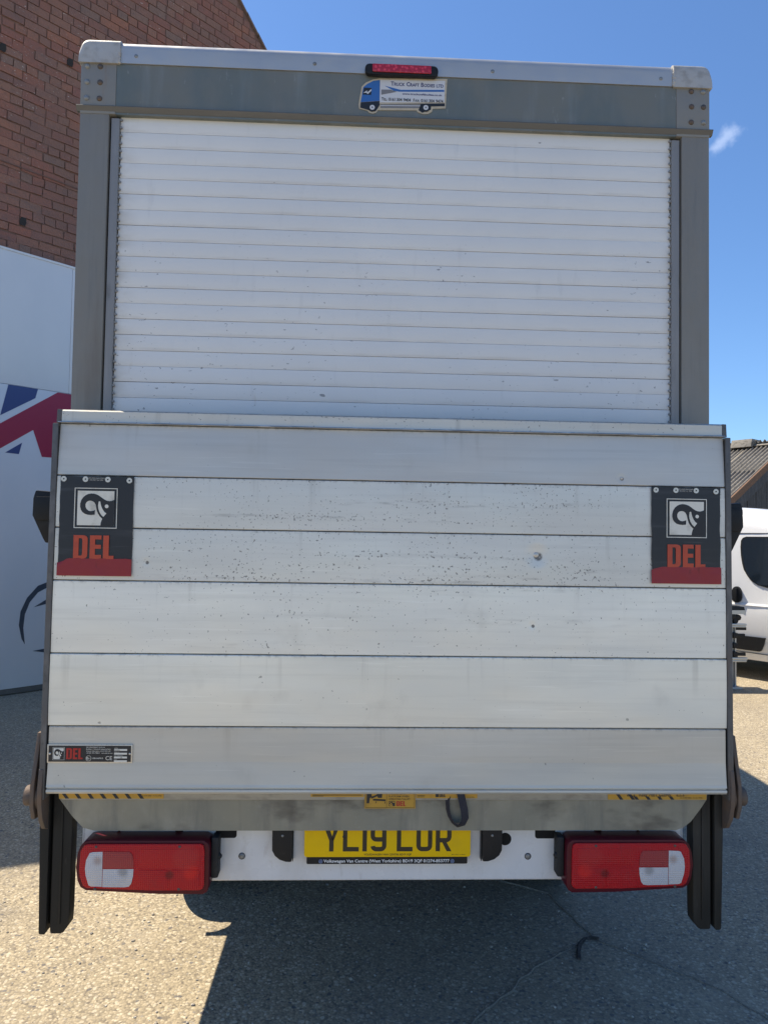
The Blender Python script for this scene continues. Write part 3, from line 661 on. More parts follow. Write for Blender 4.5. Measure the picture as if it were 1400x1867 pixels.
# roof rail and caps
rp = [(YB-.004, 3.236)]+[(YB-.004+.032*(1-math.cos(q)), 3.284+.034*math.sin(q)) for q in [rad(90*i/8) for i in range(9)]]+[(YB+.14, 3.318), (YB+.14, 3.236)]
prism('roof_rail', rp, -.940, .940, MT['rail'], LR, 'x', smooth=50)
for x, z in ((-.889, 3.262), (-.293, 3.262), (.313, 3.262), (.898, 3.262)): dome('rivet', x, z, .007, YB-.003, .004, MT['boltgrey'], LR)
for x in (-.926, .915): dome('rivet', x, 3.296, .007, YB+.008, .006, MT['rail'], LR)
for s in (-1, 1):
    R_c = .034; cp = [(.9415, 3.232), (1.077, 3.232), (1.077, 3.317-R_c)]+[(1.077-R_c+R_c*math.cos(rad(q)), 3.317-R_c+R_c*math.sin(rad(q))) for q in range(15, 91, 15)]+[(.9415, 3.317)]
    bm = bmesh.new(); add_prism(bm, [(s*a, b) for a, b in cp], YB-.009, YB+.144); bmesh.ops.recalc_face_normals(bm, faces=bm.faces)
    es = [e for e in bm.edges if all(v.co.y < YB and v.co.z > 3.24 and abs(v.co.x) > .95 or (v.co.y < YB and v.co.z > 3.31) for v in e.verts)]
    bmesh.ops.bevel(bm, geom=es, offset=.02, segments=4, profile=.5, affect='EDGES')
    frombm('corner_cap', bm, MT['cap'], LR, 50)
    bm = bmesh.new()
    for i in range(26):
        q = i/25; x = s*(.9425+random.uniform(-.002, .002))
        yy, zz = (YB-.006, 3.236+.03*q*2) if q < .5 else (YB-.006+.045*(1-math.cos((q-.5)*math.pi)), 3.266+.05*math.sin((q-.5)*math.pi))
        rr_ = random.uniform(.003, .006); m_ = Matrix.Translation((x, yy, zz)); bmesh.ops.create_icosphere(bm, subdivisions=1, radius=rr_, matrix=m_)
    tag(frombm('sealant', bm, MT['cap'], LR, 80), kind='stuff')
# high level brake light
hb = prism('brake_light', rrect(-.123, .125, 3.224, 3.260, .016), YB-.022, YB-.004, MT['black'], LR, bev=.003)
t = NT('red brake lens'); lv = t.n('ShaderNodeTexVoronoi'); lv.inputs['Scale'].default_value = 85; t.l(t.gp, lv.inputs['Vector'])
cc = t.mix(t.rng(lv.outputs['Distance'], .15, .5), (.75, .05, .08), (.40, .008, .02)); t.bump(lv.outputs['Distance'], .6, .003)
MT['hblens'] = t.fin(cc, .2, 0, .6, .5)
prism('lens', rrect(-.098, .101, 3.230, 3.257, .004), YB-.027, YB-.0225, MT['hblens'], hb, bev=.002)
# body builder's sticker shaped like a lorry (traced in mm of the sticker)
def sk(x, y): return (-.1416+(x-272)*.0003731, 3.2165-(y-330)*.000373+(x-272)*.0000135)
skp = [(455, 330), (1075, 357), (1063, 632), (945, 630), (938, 658), (905, 677), (860, 678), (805, 655), (800, 640), (445, 625), (430, 648), (400, 657), (365, 645), (350, 625), (275, 603), (268, 570), (295, 400), (330, 365), (395, 338)]
def lev(p): # sticker stands level: remove the slope of the photograph
    return sk(p[0], p[1]-(p[0]-272)*.042*1.0)
MT['sk_cream'] = layered('cream sticker edge', (.50, .44, .33), [((.36, .31, .24), 60, (1, 1, 1), .5, .7, .6)], .5)
MT['sk_white'] = layered('pale sticker print', (.60, .62, .66), [], .45)
MT['sk_blue'] = layered('blue sticker print', (.035, .14, .42), [], .45)
MT['sk_navy'] = layered('navy sticker print', (.03, .04, .16), [], .45)
MT['sk_grey'] = layered('grey sticker print', (.20, .20, .21), [], .45)
sko = prism('sticker', [lev(p) for p in skp], YB-.0022, YB-.0005, MT['sk_cream'], LR, smooth=None)
YS = YB-.0023
def skq(name, pts, mat, d=0): return poly(name, [lev(p) for p in pts], YS-d, MT[mat], sko, .0003)
skq('print', [(460, 345), (400, 352), (345, 378), (310, 408), (288, 545), (460, 540)], 'sk_blue')
skq('print', [(288, 547), (460, 542), (460, 570), (1055, 585), (1055, 612), (930, 610), (928, 640), (850, 665), (815, 640), (835, 585), (465, 570), (450, 600), (425, 635), (390, 640), (355, 620), (285, 597)], 'printblack')
skq('print', [(462, 345), (1055, 375), (1050, 575), (462, 555)], 'sk_white')
skq('print', [(468, 572), (833, 588), (833, 622), (468, 606)], 'sk_grey')
skq('print', [(470, 582), (830, 598), (830, 604), (470, 588)], 'sk_white', .0005)
skq('print', [(316, 412), (386, 418), (382, 482), (306, 476)], 'printblack', .0005)
skq('print', [(310, 462), (345, 440), (345, 460), (384, 428), (384, 445), (350, 475), (340, 462)], 'sk_white', .001)
skq('print', [(505, 402), (650, 445), (1048, 460), (1048, 478), (640, 462), (590, 452)], 'sk_blue', .0005)
skq('print', [(474, 436), (560, 440), (615, 462), (474, 484)], 'sk_grey', .0005)
for cxp, cyp in ((394, 600), (882, 620)):
    X, Z = lev((cxp, cyp)); cyl('print', (X, Z), .0145, YS-.0012, YS-.0006, MT['printblack'], sko, n=20); cyl('print', (X, Z), .0085, YS-.0018, YS-.0013, MT['sk_white'], sko, n=20); cyl('print', (X, Z), .003, YS-.0024, YS-.0019, MT['sk_grey'], sko, n=10)
x0, z0 = lev((560, 402)); x1, _ = lev((1043, 402)); text('lettering', 'T', x0, YS-.001, z0, .0135, MT['sk_navy'], sko, bold=.02)
def ttext(pairs, x, z, H, h, total, mat):
    """small capitals: (big, small) runs fitted to one width"""
    obs = []; cur = x
    for s, big in pairs:
        if s == ' ': cur += h*.55; continue
        o = text('lettering', s, cur, YS-.001, z, H if big else h, mat, sko, bold=.018); me = o.data
        mx = max(v.co.x for v in me.vertices); obs.append(o); cur = mx+h*.12
    k = total/(cur-x)
    for o in obs:
        for v in o.data.vertices: v.co.x = x+(v.co.x-x)*k
bpy.data.objects.remove([o for o in sko.children if o.name.startswith('lettering')][0])
ttext([('T', 1), ('RUCK', 0), (' ', 0), ('C', 1), ('RAFT', 0), (' ', 0), ('B', 1), ('ODIES', 0), (' ', 0), ('LTD', 0)], x0, z0, .0140, .0108, x1-x0, MT['sk_navy'])
xa, za = lev((665, 487)); xb, _ = lev((1028, 487)); text('lettering', 'www.truckcraftbodies.co.uk', xa, YS-.001, za-.001, .0062, MT['sk_navy'], sko, width=xb-xa, bold=.02)
xa, za = lev((476, 528)); xb, _ = lev((1041, 528)); ttext([('T', 1), ('EL:', 0), (' ', 0), ('0161', 1), (' ', 0), ('304', 1), (' ', 0), ('9404', 1), (' ', 0), (' ', 0), ('F', 1), ('AX:', 0), (' ', 0), ('0161', 1), (' ', 0), ('304', 1), (' ', 0), ('9474', 1)], xa, za-.0035, .0105, .0082, xb-xa, MT['printblack'])
# roller shutter
SH = box('shutter_curtain', -.940, .940, YB+.024, YB+.028, .9, 3.062, MT['gapdirt'], LR, 0)
zz = 3.004+.053*1
slm = bmesh.new(); add_box(slm, -.939, .939, 0, .007, 0, .0518)
bmesh.ops.recalc_face_normals(slm, faces=slm.faces); bevel(slm, .0011, 2)
sme = bpy.data.meshes.new('slat'); slm.to_mesh(sme); slm.free(); sme.materials.append(MT['shutter'])
for p in sme.polygons: p.use_smooth = True
try: sme.set_sharp_from_angle(angle=rad(50))
except Exception: pass
k = 0; z = 3.0128
zlist = []
while z > .93:
    o = bpy.data.objects.new('slat', sme); COL.objects.link(o); o.parent = SH
    o.location = (random.uniform(-.0015, .0015), YB+.016+random.uniform(-.0006, .0006), z); o.rotation_euler = (random.uniform(-.004, .004), random.uniform(-.0005, .0005), random.uniform(-.0006, .0006))
    zlist.append(z); z -= .05285
bm = bmesh.new()
for z in zlist[:21]:
    for s in (-1, 1):
        for dz in (.012, .038):
            add_cyl(bm, (s*.9375, z+dz), .0045, YB+.010, YB+.0155, 'y', 10)
tag(frombm('end_clips', bm, MT['track'], LR, 50), kind='stuff')

# tail lift platform ------------------------------------------------------
def py(z): return .0138*(z-1.66)
PL = empty('tail_lift_platform'); PL.parent = LR
ZS = [2.000, 1.838, 1.678, 1.517, 1.296, 1.078, .878]
GAP = .0028
def tpl(profile, x0, x1, name, mat, parent=PL, sm=30):
    back = [(y+.034+.0*i, z) for i, (y, z) in enumerate(profile)][::-1]
    return prism(name, profile+back, x0, x1, mat, parent, 'x', smooth=sm)
for i in range(5):
    zt, zb = ZS[i]-GAP/2, ZS[i+1]+GAP/2
    tiltin = (.0095, .0, .0, -.001, -.0025)[i]
    m = (zt+zb)/2; n = 7; prof = []
    for k in range(n+1):
        f = k/n; z = zt+(zb-zt)*f; crown = -.0012*math.sin(math.pi*f)
        prof.append((py(z)+tiltin*(1-f)+crown, z))
    prof = [(prof[0][0]+.0022, zt)]+[(prof[0][0], zt-.002)]+prof[1:-1]+[(prof[-1][0], zb+.002), (prof[-1][0]+.0022, zb)]
    tpl(prof, -1.044, 1.044, 'plank', PM[i])
pb = py(.95)
prof = [(py(1.078)+.0025, 1.0766), (py(1.078), 1.0745), (pb+.0005, .972), (pb-.0001, .966), (pb-.0052, .912), (pb-.0060, .906), (pb-.008, .898), (pb-.002, .8955), (pb-.002, .893), (pb-.008, .8905), (pb-.009, .885), (pb-.004, .8785), (pb+.006, .877)]
tpl(prof, -1.040, 1.040, 'plank', PM[5], sm=3)
# bright step and top lip
tpl([(py(2)+.004, 2.0052), (py(2)-.004, 2.004), (py(2)-.005, 2.0015), (py(2)+.002, 1.9998)], -1.047, 1.047, 'step_edge', MT['lipedge'])
tpl([(py(2)+.012, 2.041), (py(2)+.0065, 2.038), (py(2)+.0050, 2.0056)], -1.040, 1.040, 'top_lip', MT['lip'])
tpl([(py(2)+.016, 2.0437), (py(2)+.012, 2.0415)], -1.042, 1.042, 'lip_edge', MT['lipedge'])
bm = bmesh.new(); add_box(bm, -1.04, 1.04, .034, .045, .90, 2.03); frombm('back_skin', bm, MT['sideframe'], PL)
for s in (-1, 1):
    x0, x1 = sorted((s*1.0455, s*1.0625))
    prof = [(py(z)-.006, z) for z in (1.998, 1.7, 1.4, 1.1, .86)]+[(.05, .86), (.05, 1.998)]
    prism('side_frame', prof, x0, x1, MT['sideframe'], PL, 'x', bev=.0025, smooth=35)
    a, b = sorted((s*1.0405, s*1.0545)); prism('end_cheek', [(py(2)+.002, 2.0), (py(2)+.006, 2.043), (.045, 2.043), (.045, 2.0)], a, b, MT['sideframe'], PL, 'x', bev=.002, smooth=35)
    a, b = sorted((s*1.0445, s*1.0462)); prism('weld_line', [(py(1.99)-.001, 1.99), (py(.9)-.001, .9), (.03, .9), (.03, 1.99)], a, b, MT['black_gap'], PL, 'x', smooth=None)
    # hinge plate with rusty front edge, tapering down and forwards
    a, b = sorted((s*1.0625, s*1.0495))
    prism('hinge_plate', [(.06, 1.02), (-.018, .95), (-.026, .90), (-.024, .85), (-.012, .80), (.012, .765), (.05, .748), (.10, .752), (.13, .80), (.13, 1.0)], a, b, MT['rust'], PL, 'x', bev=.0015, smooth=35)
    a, b = sorted((s*1.0745, s*1.0865))
    prism('lift_arm', [(.02, 1.05), (.05, 1.05), (.16, .96), (.16, .80), (.06, .79), (-.005, .80), (-.02, .84), (-.02, .90), (.0, .97)], a, b, MT['rust'], LR, 'x', bev=.002, smooth=35)
    a, b = sorted((s*1.063, s*1.0735)); cyl('pivot_washer', (.03, .862), .045, a, b, MT['rust'], LR, 'x', 24)
    a, b = sorted((s*1.087, s*1.112)); cyl('pivot_pin', (.02, .862), .030, a, b, MT['rust'], LR, 'x', 24, bev=.004)
    a, b = sorted((s*1.0625, s*1.074)); prism('arm_cover', [(.07, 1.09), (.14, 1.09), (.14, .97), (.03, .95), (.02, 1.0)], a, b, MT['sideframe'], LR, 'x', bev=.002, smooth=35)
for x, z, r_d in ((.438, 1.615, .0085), (.711, 1.861, .004)):
    dome('dent_plug', x, z, r_d, py(z)-.001, r_d*.35, MT['rivet'], PL)

# emblem shared by flags and maker's plate: ram head in a square, unit coords
def E_(p): return ((p[0]-545)/420, (770-p[1])/402)
ram = [(965, 470), (940, 480), (915, 485), (885, 482), (860, 472), (835, 456), (810, 438), (785, 420), (760, 409), (730, 401), (700, 399), (665, 406), (635, 422), (608, 446), (588, 480), (577, 520), (578, 555), (587, 590), (604, 616), (630, 636), (665, 647), (705, 650), (745, 645), (748, 592), (730, 600), (700, 606), (675, 601), (652, 583), (638, 555), (637, 525), (648, 502), (668, 487), (692, 482), (718, 488), (740, 504), (754, 530), (761, 560), (769, 595), (783, 632), (806, 665), (835, 693), (825, 715), (818, 742), (815, 770), (965, 770)]
ear = [(788, 494), (797, 489), (807, 492), (812, 520), (822, 552), (838, 585), (858, 612), (880, 629), (862, 652), (846, 671), (820, 645), (800, 612), (787, 575), (783, 535)]
def emblem(parent, x0, z0, w, h, y):
    f = lambda p: (x0+E_(p)[0]*w, z0+E_(p)[1]*h)
    mx, mz = .085*w, .085*h; fr = .022*w
    for a, b, c, d in ((x0-mx, x0+w+mx, z0+h+mz-fr, z0+h+mz), (x0-mx, x0+w+mx, z0-mz, z0-mz+fr), (x0-mx, x0-mx+fr, z0-mz+fr, z0+h+mz-fr), (x0+w+mx-fr, x0+w+mx, z0-mz+fr, z0+h+mz-fr)):
        poly('emblem_frame', [(a, c), (b, c), (b, d), (a, d)], y, MT['printwhite'], parent, .0004)
    poly('emblem_field', [(x0, z0), (x0+w, z0), (x0+w, z0+h), (x0, z0+h)], y, MT['printwhite'], parent, .0004)
    poly('emblem_ram', [f(p) for p in ram], y-.0006, MT['printblack'], parent, .0004)
    poly('emblem_ram', [f(p) for p in ear], y-.0012, MT['printwhite'], parent, .0003)
    cx_, cz_ = f((881, 546)); poly('emblem_ram', [(cx_+.052*w*math.cos(q), cz_+.052*w*math.sin(q)) for q in [2*math.pi*i/16 for i in range(16)]], y-.0012, MT['printwhite'], parent, .0003)
def DEL(parent, x0, z0, w, h, y, mat):
    """heavy condensed D E L"""
    X = lambda a: x0+a*w; Z = lambda b: z0+b*h
    D = [(0, 0), (0, 1), (.22, 1), (.28, .985), (.325, .95), (.345, .89), (.35, .8), (.35, .2), (.345, .12), (.325, .05), (.28, .015), (.22, 0)]
    Di = [(.13, .13), (.19, .13), (.215, .17), (.22, .24), (.22, .76), (.215, .83), (.19, .87), (.13, .87)]
    outer = [(X(a), Z(b)) for a, b in D]; inner = [(X(a), Z(b)) for a, b in Di]
    bm = bmesh.new()
    # D as a C-shaped polygon around its counter
    seam = [outer[0], outer[1]]+outer[2:]+[outer[0]]
    pts = [outer[0]]+[inner[0]]+inner[1:][::1]
    poly1 = [outer[0], outer[1], inner[7], inner[0]]
    add_prism(bm, poly1, y-.0004, y)
    add_prism(bm, [outer[1]]+outer[2:7]+[inner[4], inner[5], inner[6], inner[7]], y-.0004, y)
    add_prism(bm, [outer[6], outer[7], inner[3], inner[4]], y-.0004, y)
    add_prism(bm, [inner[0], inner[1], inner[2], inner[3]]+outer[7:]+[outer[0]], y-.0004, y)
    add_prism(bm, [(X(a), Z(b)) for a, b in [(.405, 0), (.405, 1), (.69, 1), (.69, .83), (.535, .83), (.535, .60), (.68, .60), (.68, .43), (.535, .43), (.535, .17), (.69, .17), (.69, 0)]], y-.0004, y)
    add_prism(bm, [(X(a), Z(b)) for a, b in [(.735, 0), (.735, 1), (.875, 1), (.875, .14), (1.0, .14), (1.0, 0)]], y-.0004, y)
    frombm('lettering', bm, mat, parent)
def sheet(name, outline_fn, x0, x1, z0, z1, nx, nz, yf, mat, parent, th=.0015):
    bm = bmesh.new(); G_ = [[bm.verts.new((*(lambda q: (q[0],))(outline_fn(x0+(x1-x0)*i/nx, z0+(z1-z0)*j/nz)), yf(x0+(x1-x0)*i/nx, z0+(z1-z0)*j/nz), outline_fn(x0+(x1-x0)*i/nx, z0+(z1-z0)*j/nz)[1])) for j in range(nz+1)] for i in range(nx+1)]
    for i in range(nx):
        for j in range(nz): bm.faces.new((G_[i][j], G_[i+1][j], G_[i+1][j+1], G_[i][j+1]))
    g = bmesh.ops.extrude_face_region(bm, geom=bm.faces[:])
    for v in [v for v in g['geom'] if isinstance(v, bmesh.types.BMVert)]: v.co.y += th
    return frombm(name, bm, mat, parent, 60)
for side, (xa, xb) in enumerate(((-1.031, -.810), (.805, 1.026))):
    z1 = 1.836; z0 = 1.531; yv = -.0065 if True else 0
    base_y = lambda z: py(z)-.0055
    fl = empty('warning_flag'); fl.parent = LR
    def wob(x, z): return base_y(z)-.0012*math.sin((x-xa)*22)*(z1-z)/.3-.0008
    def outl(x, z):
        e = .0025*mnoise.noise(Vector((x*20, z*20, side*5)))
        return (x+e, z+e)
    sheet('sheet', outl, xa, xb, z0+.004, z1, 14, 18, wob, MT['vinyl'], fl)
    def outr(x, z):
        zz_ = z
        if z > z0+.05:
            zz_ = z + .004*mnoise.noise(Vector((x*45, 3, side)))
            edge_ = (x-xa) if side == 0 else (x-xa)
            if edge_ < .03: zz_ -= (.03-edge_)*(.55 if side == 0 else .35)
        return (x+(.001 if x > xa+.1 else -.0015), zz_)
    sheet('red_strip', outr, xa, xb, z0, z0+.053, 24, 4, lambda x, z: base_y(z)-.0024-.0025*abs(mnoise.noise(Vector((x*26, z*30, side*3+1)))), MT['vinylred'], fl, .0012)
    for fx in (.045, .34, .645, .94) if side == 0 else (.06, .35, .645, .935):
        x = xa+(xb-xa)*fx; z = z1-.010-.002*(fx > .8)
        bm = bmesh.new(); add_cyl(bm, (x, z), .0085, base_y(z)-.0035, base_y(z)-.0008, 'y', 20, .0078); rv = frombm('rivet', bm, MT['rivet'], fl, 50)
        cyl('rivet_core', (x, z), .0022, base_y(z)-.0042, base_y(z)-.0036, MT['hole'], rv)
    yE = base_y(1.75)-.0026
    w = .1105; ex = xa+.0535 if side == 0 else xa+.0565
    emblem(fl, ex, z1-.1510, w, .1055, yE)
    DEL(fl, ex-.0075, z0+.052, .1215, .0715, base_y(1.6)-.0028, MT['orange'])
    cx_ = (xa+xb)/2-.002
    text('lettering', 'USE LARGE HEAD RIVETS', cx_, yE, z1-.0078, .0028, MT['printwhite'], fl, width=.048, align='CENTER')
    text('lettering', 'DEL PART No. 70981', cx_, yE, z1-.0135, .0030, MT['printwhite'], fl, width=.040, align='CENTER')
# maker's plate
yp = py(1.0)-.0030
mp = box('maker_plate', -1.0415, -.789, yp-.0008, yp+.002, .9695, 1.0245, MT['rivet'], LR, .0005)
for n_ in (1,):
    poly('print', [(-1.0375, .9730), (-.793, .9730), (-.793, 1.0210), (-1.0375, 1.0210)], yp-.001, MT['printblack'], mp, .0003)
yq = yp-.0016
emblem(mp, -1.0225, .981, .030, .0325, yq)
DEL(mp, -.9845, .981, .0485, .0325, yq-.0004, MT['red_del'])
for i, s in enumerate(('DEL EQUIPMENT (U.K) Ltd', 'Building 1, Windrush Industrial Park,', 'Witney, Oxfordshire, OX29 7DX, UK.', '+44 (0) 1993 708811   www.del-uk.com')):
    text('lettering', s, -.926, yq, 1.0150-.0058*i, .0032, MT['printwhite'], mp, width=(.055, .073, .073, .078)[i], bold=.01)
bm = bmesh.new(); n_ = 24
for i in range(n_):
    a, b = 2*math.pi*i/n_, 2*math.pi*(i+1)/n_
    add_prism(bm, [(-.9185+r*math.cos(q), .9835+r*math.sin(q)) for r, q in ((.0082, a), (.0082, b), (.0074, b), (.0074, a))], yq-.0004, yq)
frombm('print', bm, MT['printwhite'], mp)
text('lettering', 'E', -.9245, yq, .9805, .0065, MT['printwhite'], mp, width=.005, bold=.03); text('lettering', '11', -.9185, yq, .9805, .0042, MT['printwhite'], mp, width=.005, bold=.02)
text('lettering', '10R-047015', -.9065, yq, .9815, .0042, MT['printwhite'], mp, width=.031, bold=.015)
text('lettering', 'CE', -.868, yq, .9785, .0115, MT['printwhite'], mp, width=.0195, bold=.0)
for i, (s, v) in enumerate((('MODEL', 'DL500SL'), ('SERIAL No', '4471'), ('MAX CAPACITY kg', '500'), ('DATE', '2019'))):
    z = 1.0105-.0112*i
    text('lettering', s, -.8425, yq, z+.0022, .0022, MT['printwhite'], mp, bold=.01)
    poly('print', [(-.843, z-.0045), (-.8045, z-.0045), (-.8045, z+.001), (-.843, z+.001)], yq, MT['printwhite'], mp, .0003)
    if i in (0, 2): text('lettering', v, -.8415 if i != 2 else -.825, yq-.0008, z-.0038, .0032, MT['printblack'], mp)
for x in (-1.0335, -.7965):
    dome('rivet', x, .997, .0034, yq, .0015, MT['rivet'], mp)

# beam behind the platform bottom ------------------------------------------
BEAM_START = len(bpy.data.objects); known = set(bpy.data.objects)
YM = .083
bmO = [(-1.045, .862), (1.028, .862), (1.026, .828), (1.008, .80), (.975, .756), (.952, .738), (.925, .728), (-.93, .728), (-.965, .738), (-1.0, .775), (-1.040, .83)]
bm = bmesh.new(); add_prism(bm, bmO, YM, YM+.016)
for v in bm.verts:
    if v.co.y < YM+.01: v.co.y += (.83-v.co.z)*.03
frombm('lift_beam', bm, MT['beam'], LR, 30)
box('beam_flange', -1.03, 1.022, YM-.006, YM-.001, .8275, .875, MT['flange'], LR, .001)
YF = YM-.0075
for k, (xa, xb, txt) in enumerate(((-1.037, -.715, 0), (.698, 1.021, 1))):
    st_ = box('hazard_sticker', xa, xb, YF, YF+.001, .8315-.002*k, .874, MT['yellowlabel'], LR, 0)
    n = 7; polys = []
    for i in range(n):
        if k == 1 and i in (6,): continue
        x = xa+.006+i*.0385
        zt = .874 if (k == 1 and i < 2) else .8400
        if k == 0: zt = .850
        zb = .8318-.002*k; sl = .75
        polys.append([(x, zt), (x+.011, zt), (x+.011+(zt-zb)*sl, zb), (x+(zt-zb)*sl, zb)])
    strip_polys('print', polys, YF-.0003, MT['printblack'], st_)
    if k == 0:
        strip_polys('print', [[(xa+.050, .851), (xa+.085, .851), (xa+.085, .849), (xa+.05, .849)], [(xa+.245, .851), (xa+.272, .851), (xa+.272, .849), (xa+.245, .849)]], YF-.0003, MT['printblack'], st_)
        text('lettering', 'Tel: 01993 708811  Pt. No 70982', xa+.252, YF-.0004, .8385, .0040, MT['printblack'], st_, width=.064)
    else:
        text('lettering', 'KEEP FEET CLEAR', xa+.102, YF-.0004, .8405, .0125, MT['printblack'], st_, width=.105, bold=.03)
        for x in (xa+.062, xa+.224):
            strip_polys('print', [[(x, .8405), (x+.026, .8405), (x+.026, .8423), (x, .8423)], [(x, .8423), (x+.002, .8423), (x+.013, .864), (x+.011, .864)], [(x+.026, .8423), (x+.024, .8423), (x+.012, .864), (x+.014, .864)]], YF-.0004, MT['printblack'], st_)
            text('lettering', '!', x+.0117, YF-.0004, .8442, .011, MT['printblack'], st_, bold=.03)
        text('lettering', 'Tel: 01993 708811  Pt. No. 70982', xa+.235, YF-.0004, .8335, .0040, MT['printblack'], st_, width=.075)
l1 = box('instruction_label', -.255, -.088, YF, YF+.001, .8375, .874, MT['yellowlabel'], LR, 0)
strip_polys('print', [[(-.250, .8425), (-.094, .8425), (-.094, .8440), (-.250, .8440)], [(-.250, .8395), (-.215, .8395), (-.215, .8405), (-.250, .8405)]], YF-.0003, MT['printblack'], l1)
l2 = box('instruction_label', -.085, .077, YF-.0005, YF+.001, .8015, .874, MT['yellowlabel'], LR, 0)
strip_polys('print', [[(-.082, .8040), (.074, .8040), (.074, .8046), (-.082, .8046)], [(-.082, .8046), (-.0814, .8046), (-.0814, .873), (-.082, .873)], [(.0734, .8046), (.074, .8046), (.074, .873), (.0734, .873)], [(-.015, .8046), (-.0142, .8046), (-.0142, .873), (-.015, .873)],
    [(-.078, .818), (-.070, .818), (-.068, .834), (-.062, .838), (-.064, .860), (-.078, .860)], [(-.064, .832), (-.045, .840), (-.042, .835), (-.030, .835), (-.028, .873), (-.044, .873), (-.046, .845), (-.064, .838)],
    [(-.058, .8265), (-.018, .8245), (-.018, .830), (-.058, .832)], [(-.050, .818), (-.049, .824), (-.047, .824), (-.048, .818)], [(-.0215, .817), (-.0205, .823), (-.0185, .823), (-.0195, .817)]], YF-.0009, MT['printblack'], l2)
for i, s in enumerate(('OPERATING TAILLIFT', 'PLATFORM WHEN', 'FROM EDGE OF', 'STAND CLEAR')):
    text('lettering', s, -.008, YF-.0009, .8285+.0085*i, .0052, MT['printblack'], l2, width=(.068, .064, .055, .05)[i], bold=.01)
poly('print', [(-.008, .8090), (.012, .8090), (.012, .8250), (-.008, .8250)], YF-.0009, MT['printblack'], l2, .0003)
poly('print', [(-.0065, .8105), (.0105, .8105), (.0105, .8235), (-.0065, .8235)], YF-.0013, MT['yellowlabel'], l2, .0002)
f = lambda p: (-.0065+E_(p)[0]*.017, .8105+E_(p)[1]*.013)
poly('emblem_ram', [f(p) for p in ram], YF-.0017, MT['printblack'], l2, .0002)
DEL(l2, .0165, .8095, .029, .0150, YF-.0010, MT['red_del'])
l3 = box('instruction_label', .079, .275, YF, YF+.001, .8335, .874, MT['yellowlabel'], LR, 0)
strip_polys('print', [[(.083, .847), (.118, .847), (.130, .849), (.083, .850)], [(.083, .8415), (.107, .8415), (.107, .8425), (.083, .8425)], [(.083, .8375), (.105, .8375), (.105, .8385), (.083, .8385)]], YF-.0003, MT['printblack'], l3)
DEL(l3, .153, .8375, .020, .0115, YF-.0003, MT['printblack'])
poly('print', [(.141, .8375), (.151, .8375), (.151, .849), (.141, .849)], YF-.0003, MT['printblack'], l3, .0003)
text('lettering', 'Pt. No 70981', .243, YF-.0004, .8355, .0030, MT['printblack'], l3)
for o in set(bpy.data.objects)-known:   # measured sizes are for a plane 7 cm further in
    for v in o.data.vertices: v.co = Vector((v.co.x*.969-.004, v.co.y-.071, v.co.z*.969+.0515))
# webbing pull strap hanging in a loop
bm = bmesh.new(); cen = [(.207, .050, .90), (.208, .034, .885), (.213, .030, .87), (.219, .028, .845), (.226, .028, .815), (.229, .028, .790), (.222, .029, .772), (.207, .031, .764), (.193, .034, .772), (.182, .037, .790), (.175, .040, .812), (.172, .043, .84), (.178, .046, .865), (.186, .052, .90)]
hw = [.010, .010, .0105, .011, .0105, .009, .008, .0075, .005, .0045, .0045, .0055, .009, .010]; tw = [0, 0, 0, 0, .1, .25, .5, .9, 1.15, 1.2, 1.1, .9, .4, .2]
prev = None
for i, c in enumerate(cen):
    a = Vector(cen[max(0, i-1)]); b = Vector(cen[min(len(cen)-1, i+1)]); d = (b-a).normalized()
    side_ = d.cross(Vector((0, 1, 0))).normalized(); q = tw[i]; wv = side_*math.cos(q)+Vector((0, 1, 0))*math.sin(q); nv = d.cross(wv).normalized()
    p = Vector((c[0]*.985-.002, c[1]-.034, c[2]*.985+.025)); W2_ = .0115
    cur = [bm.verts.new(p+wv*W2_*sx+nv*.0009*sy) for sx, sy in ((-1, -1), (1, -1), (1, 1), (-1, 1))]
    if prev:
        for k in range(4): bm.faces.new((prev[k], prev[(k+1) % 4], cur[(k+1) % 4], cur[k]))
    else: bm.faces.new(cur)
    prev = cur
bm.faces.new(prev[::-1])
frombm('pull_strap', bm, MT['strap'], LR, 60)

# guide legs -----------------------------------------------------------------
for s in (-1, 1):
    X = lambda v: (v if s < 0 else -.022-v)
    outer = [(-1.076, .865), (-1.068, .446), (-1.0655, .441), (-1.0510, .440), (-1.0478, .443), (-1.0464, .450), (-1.0462, .86)]
    inner = [(-1.0355, .86), (-1.0365, .450), (-1.0350, .443), (-1.0310, .440), (-1.004, .440), (-.996, .444), (-.983, .462), (-.981, .50), (-.979, .86)]
    yo = .03
    g_ = empty('guide_leg'); g_.parent = LR
    prism('outer_flange', [(X(a), b) for a, b in outer], yo, yo+.05, MT['leg'], g_, bev=.0015, smooth=35)
    prism('inner_flange', [(X(a), b) for a, b in inner], yo+.006, yo+.05, MT['leg'], g_, bev=.0015, smooth=35)
    a, b = sorted((X(-1.0475), X(-1.034))); box('web', a, b, yo+.028, yo+.045, .458, .86, MT['leg'], g_, .001)
    a, b = sorted((X(-1.012), X(-1.006))); box('rib', a, b, yo+.002, yo+.008, .47, .86, MT['leg'], g_, .001)

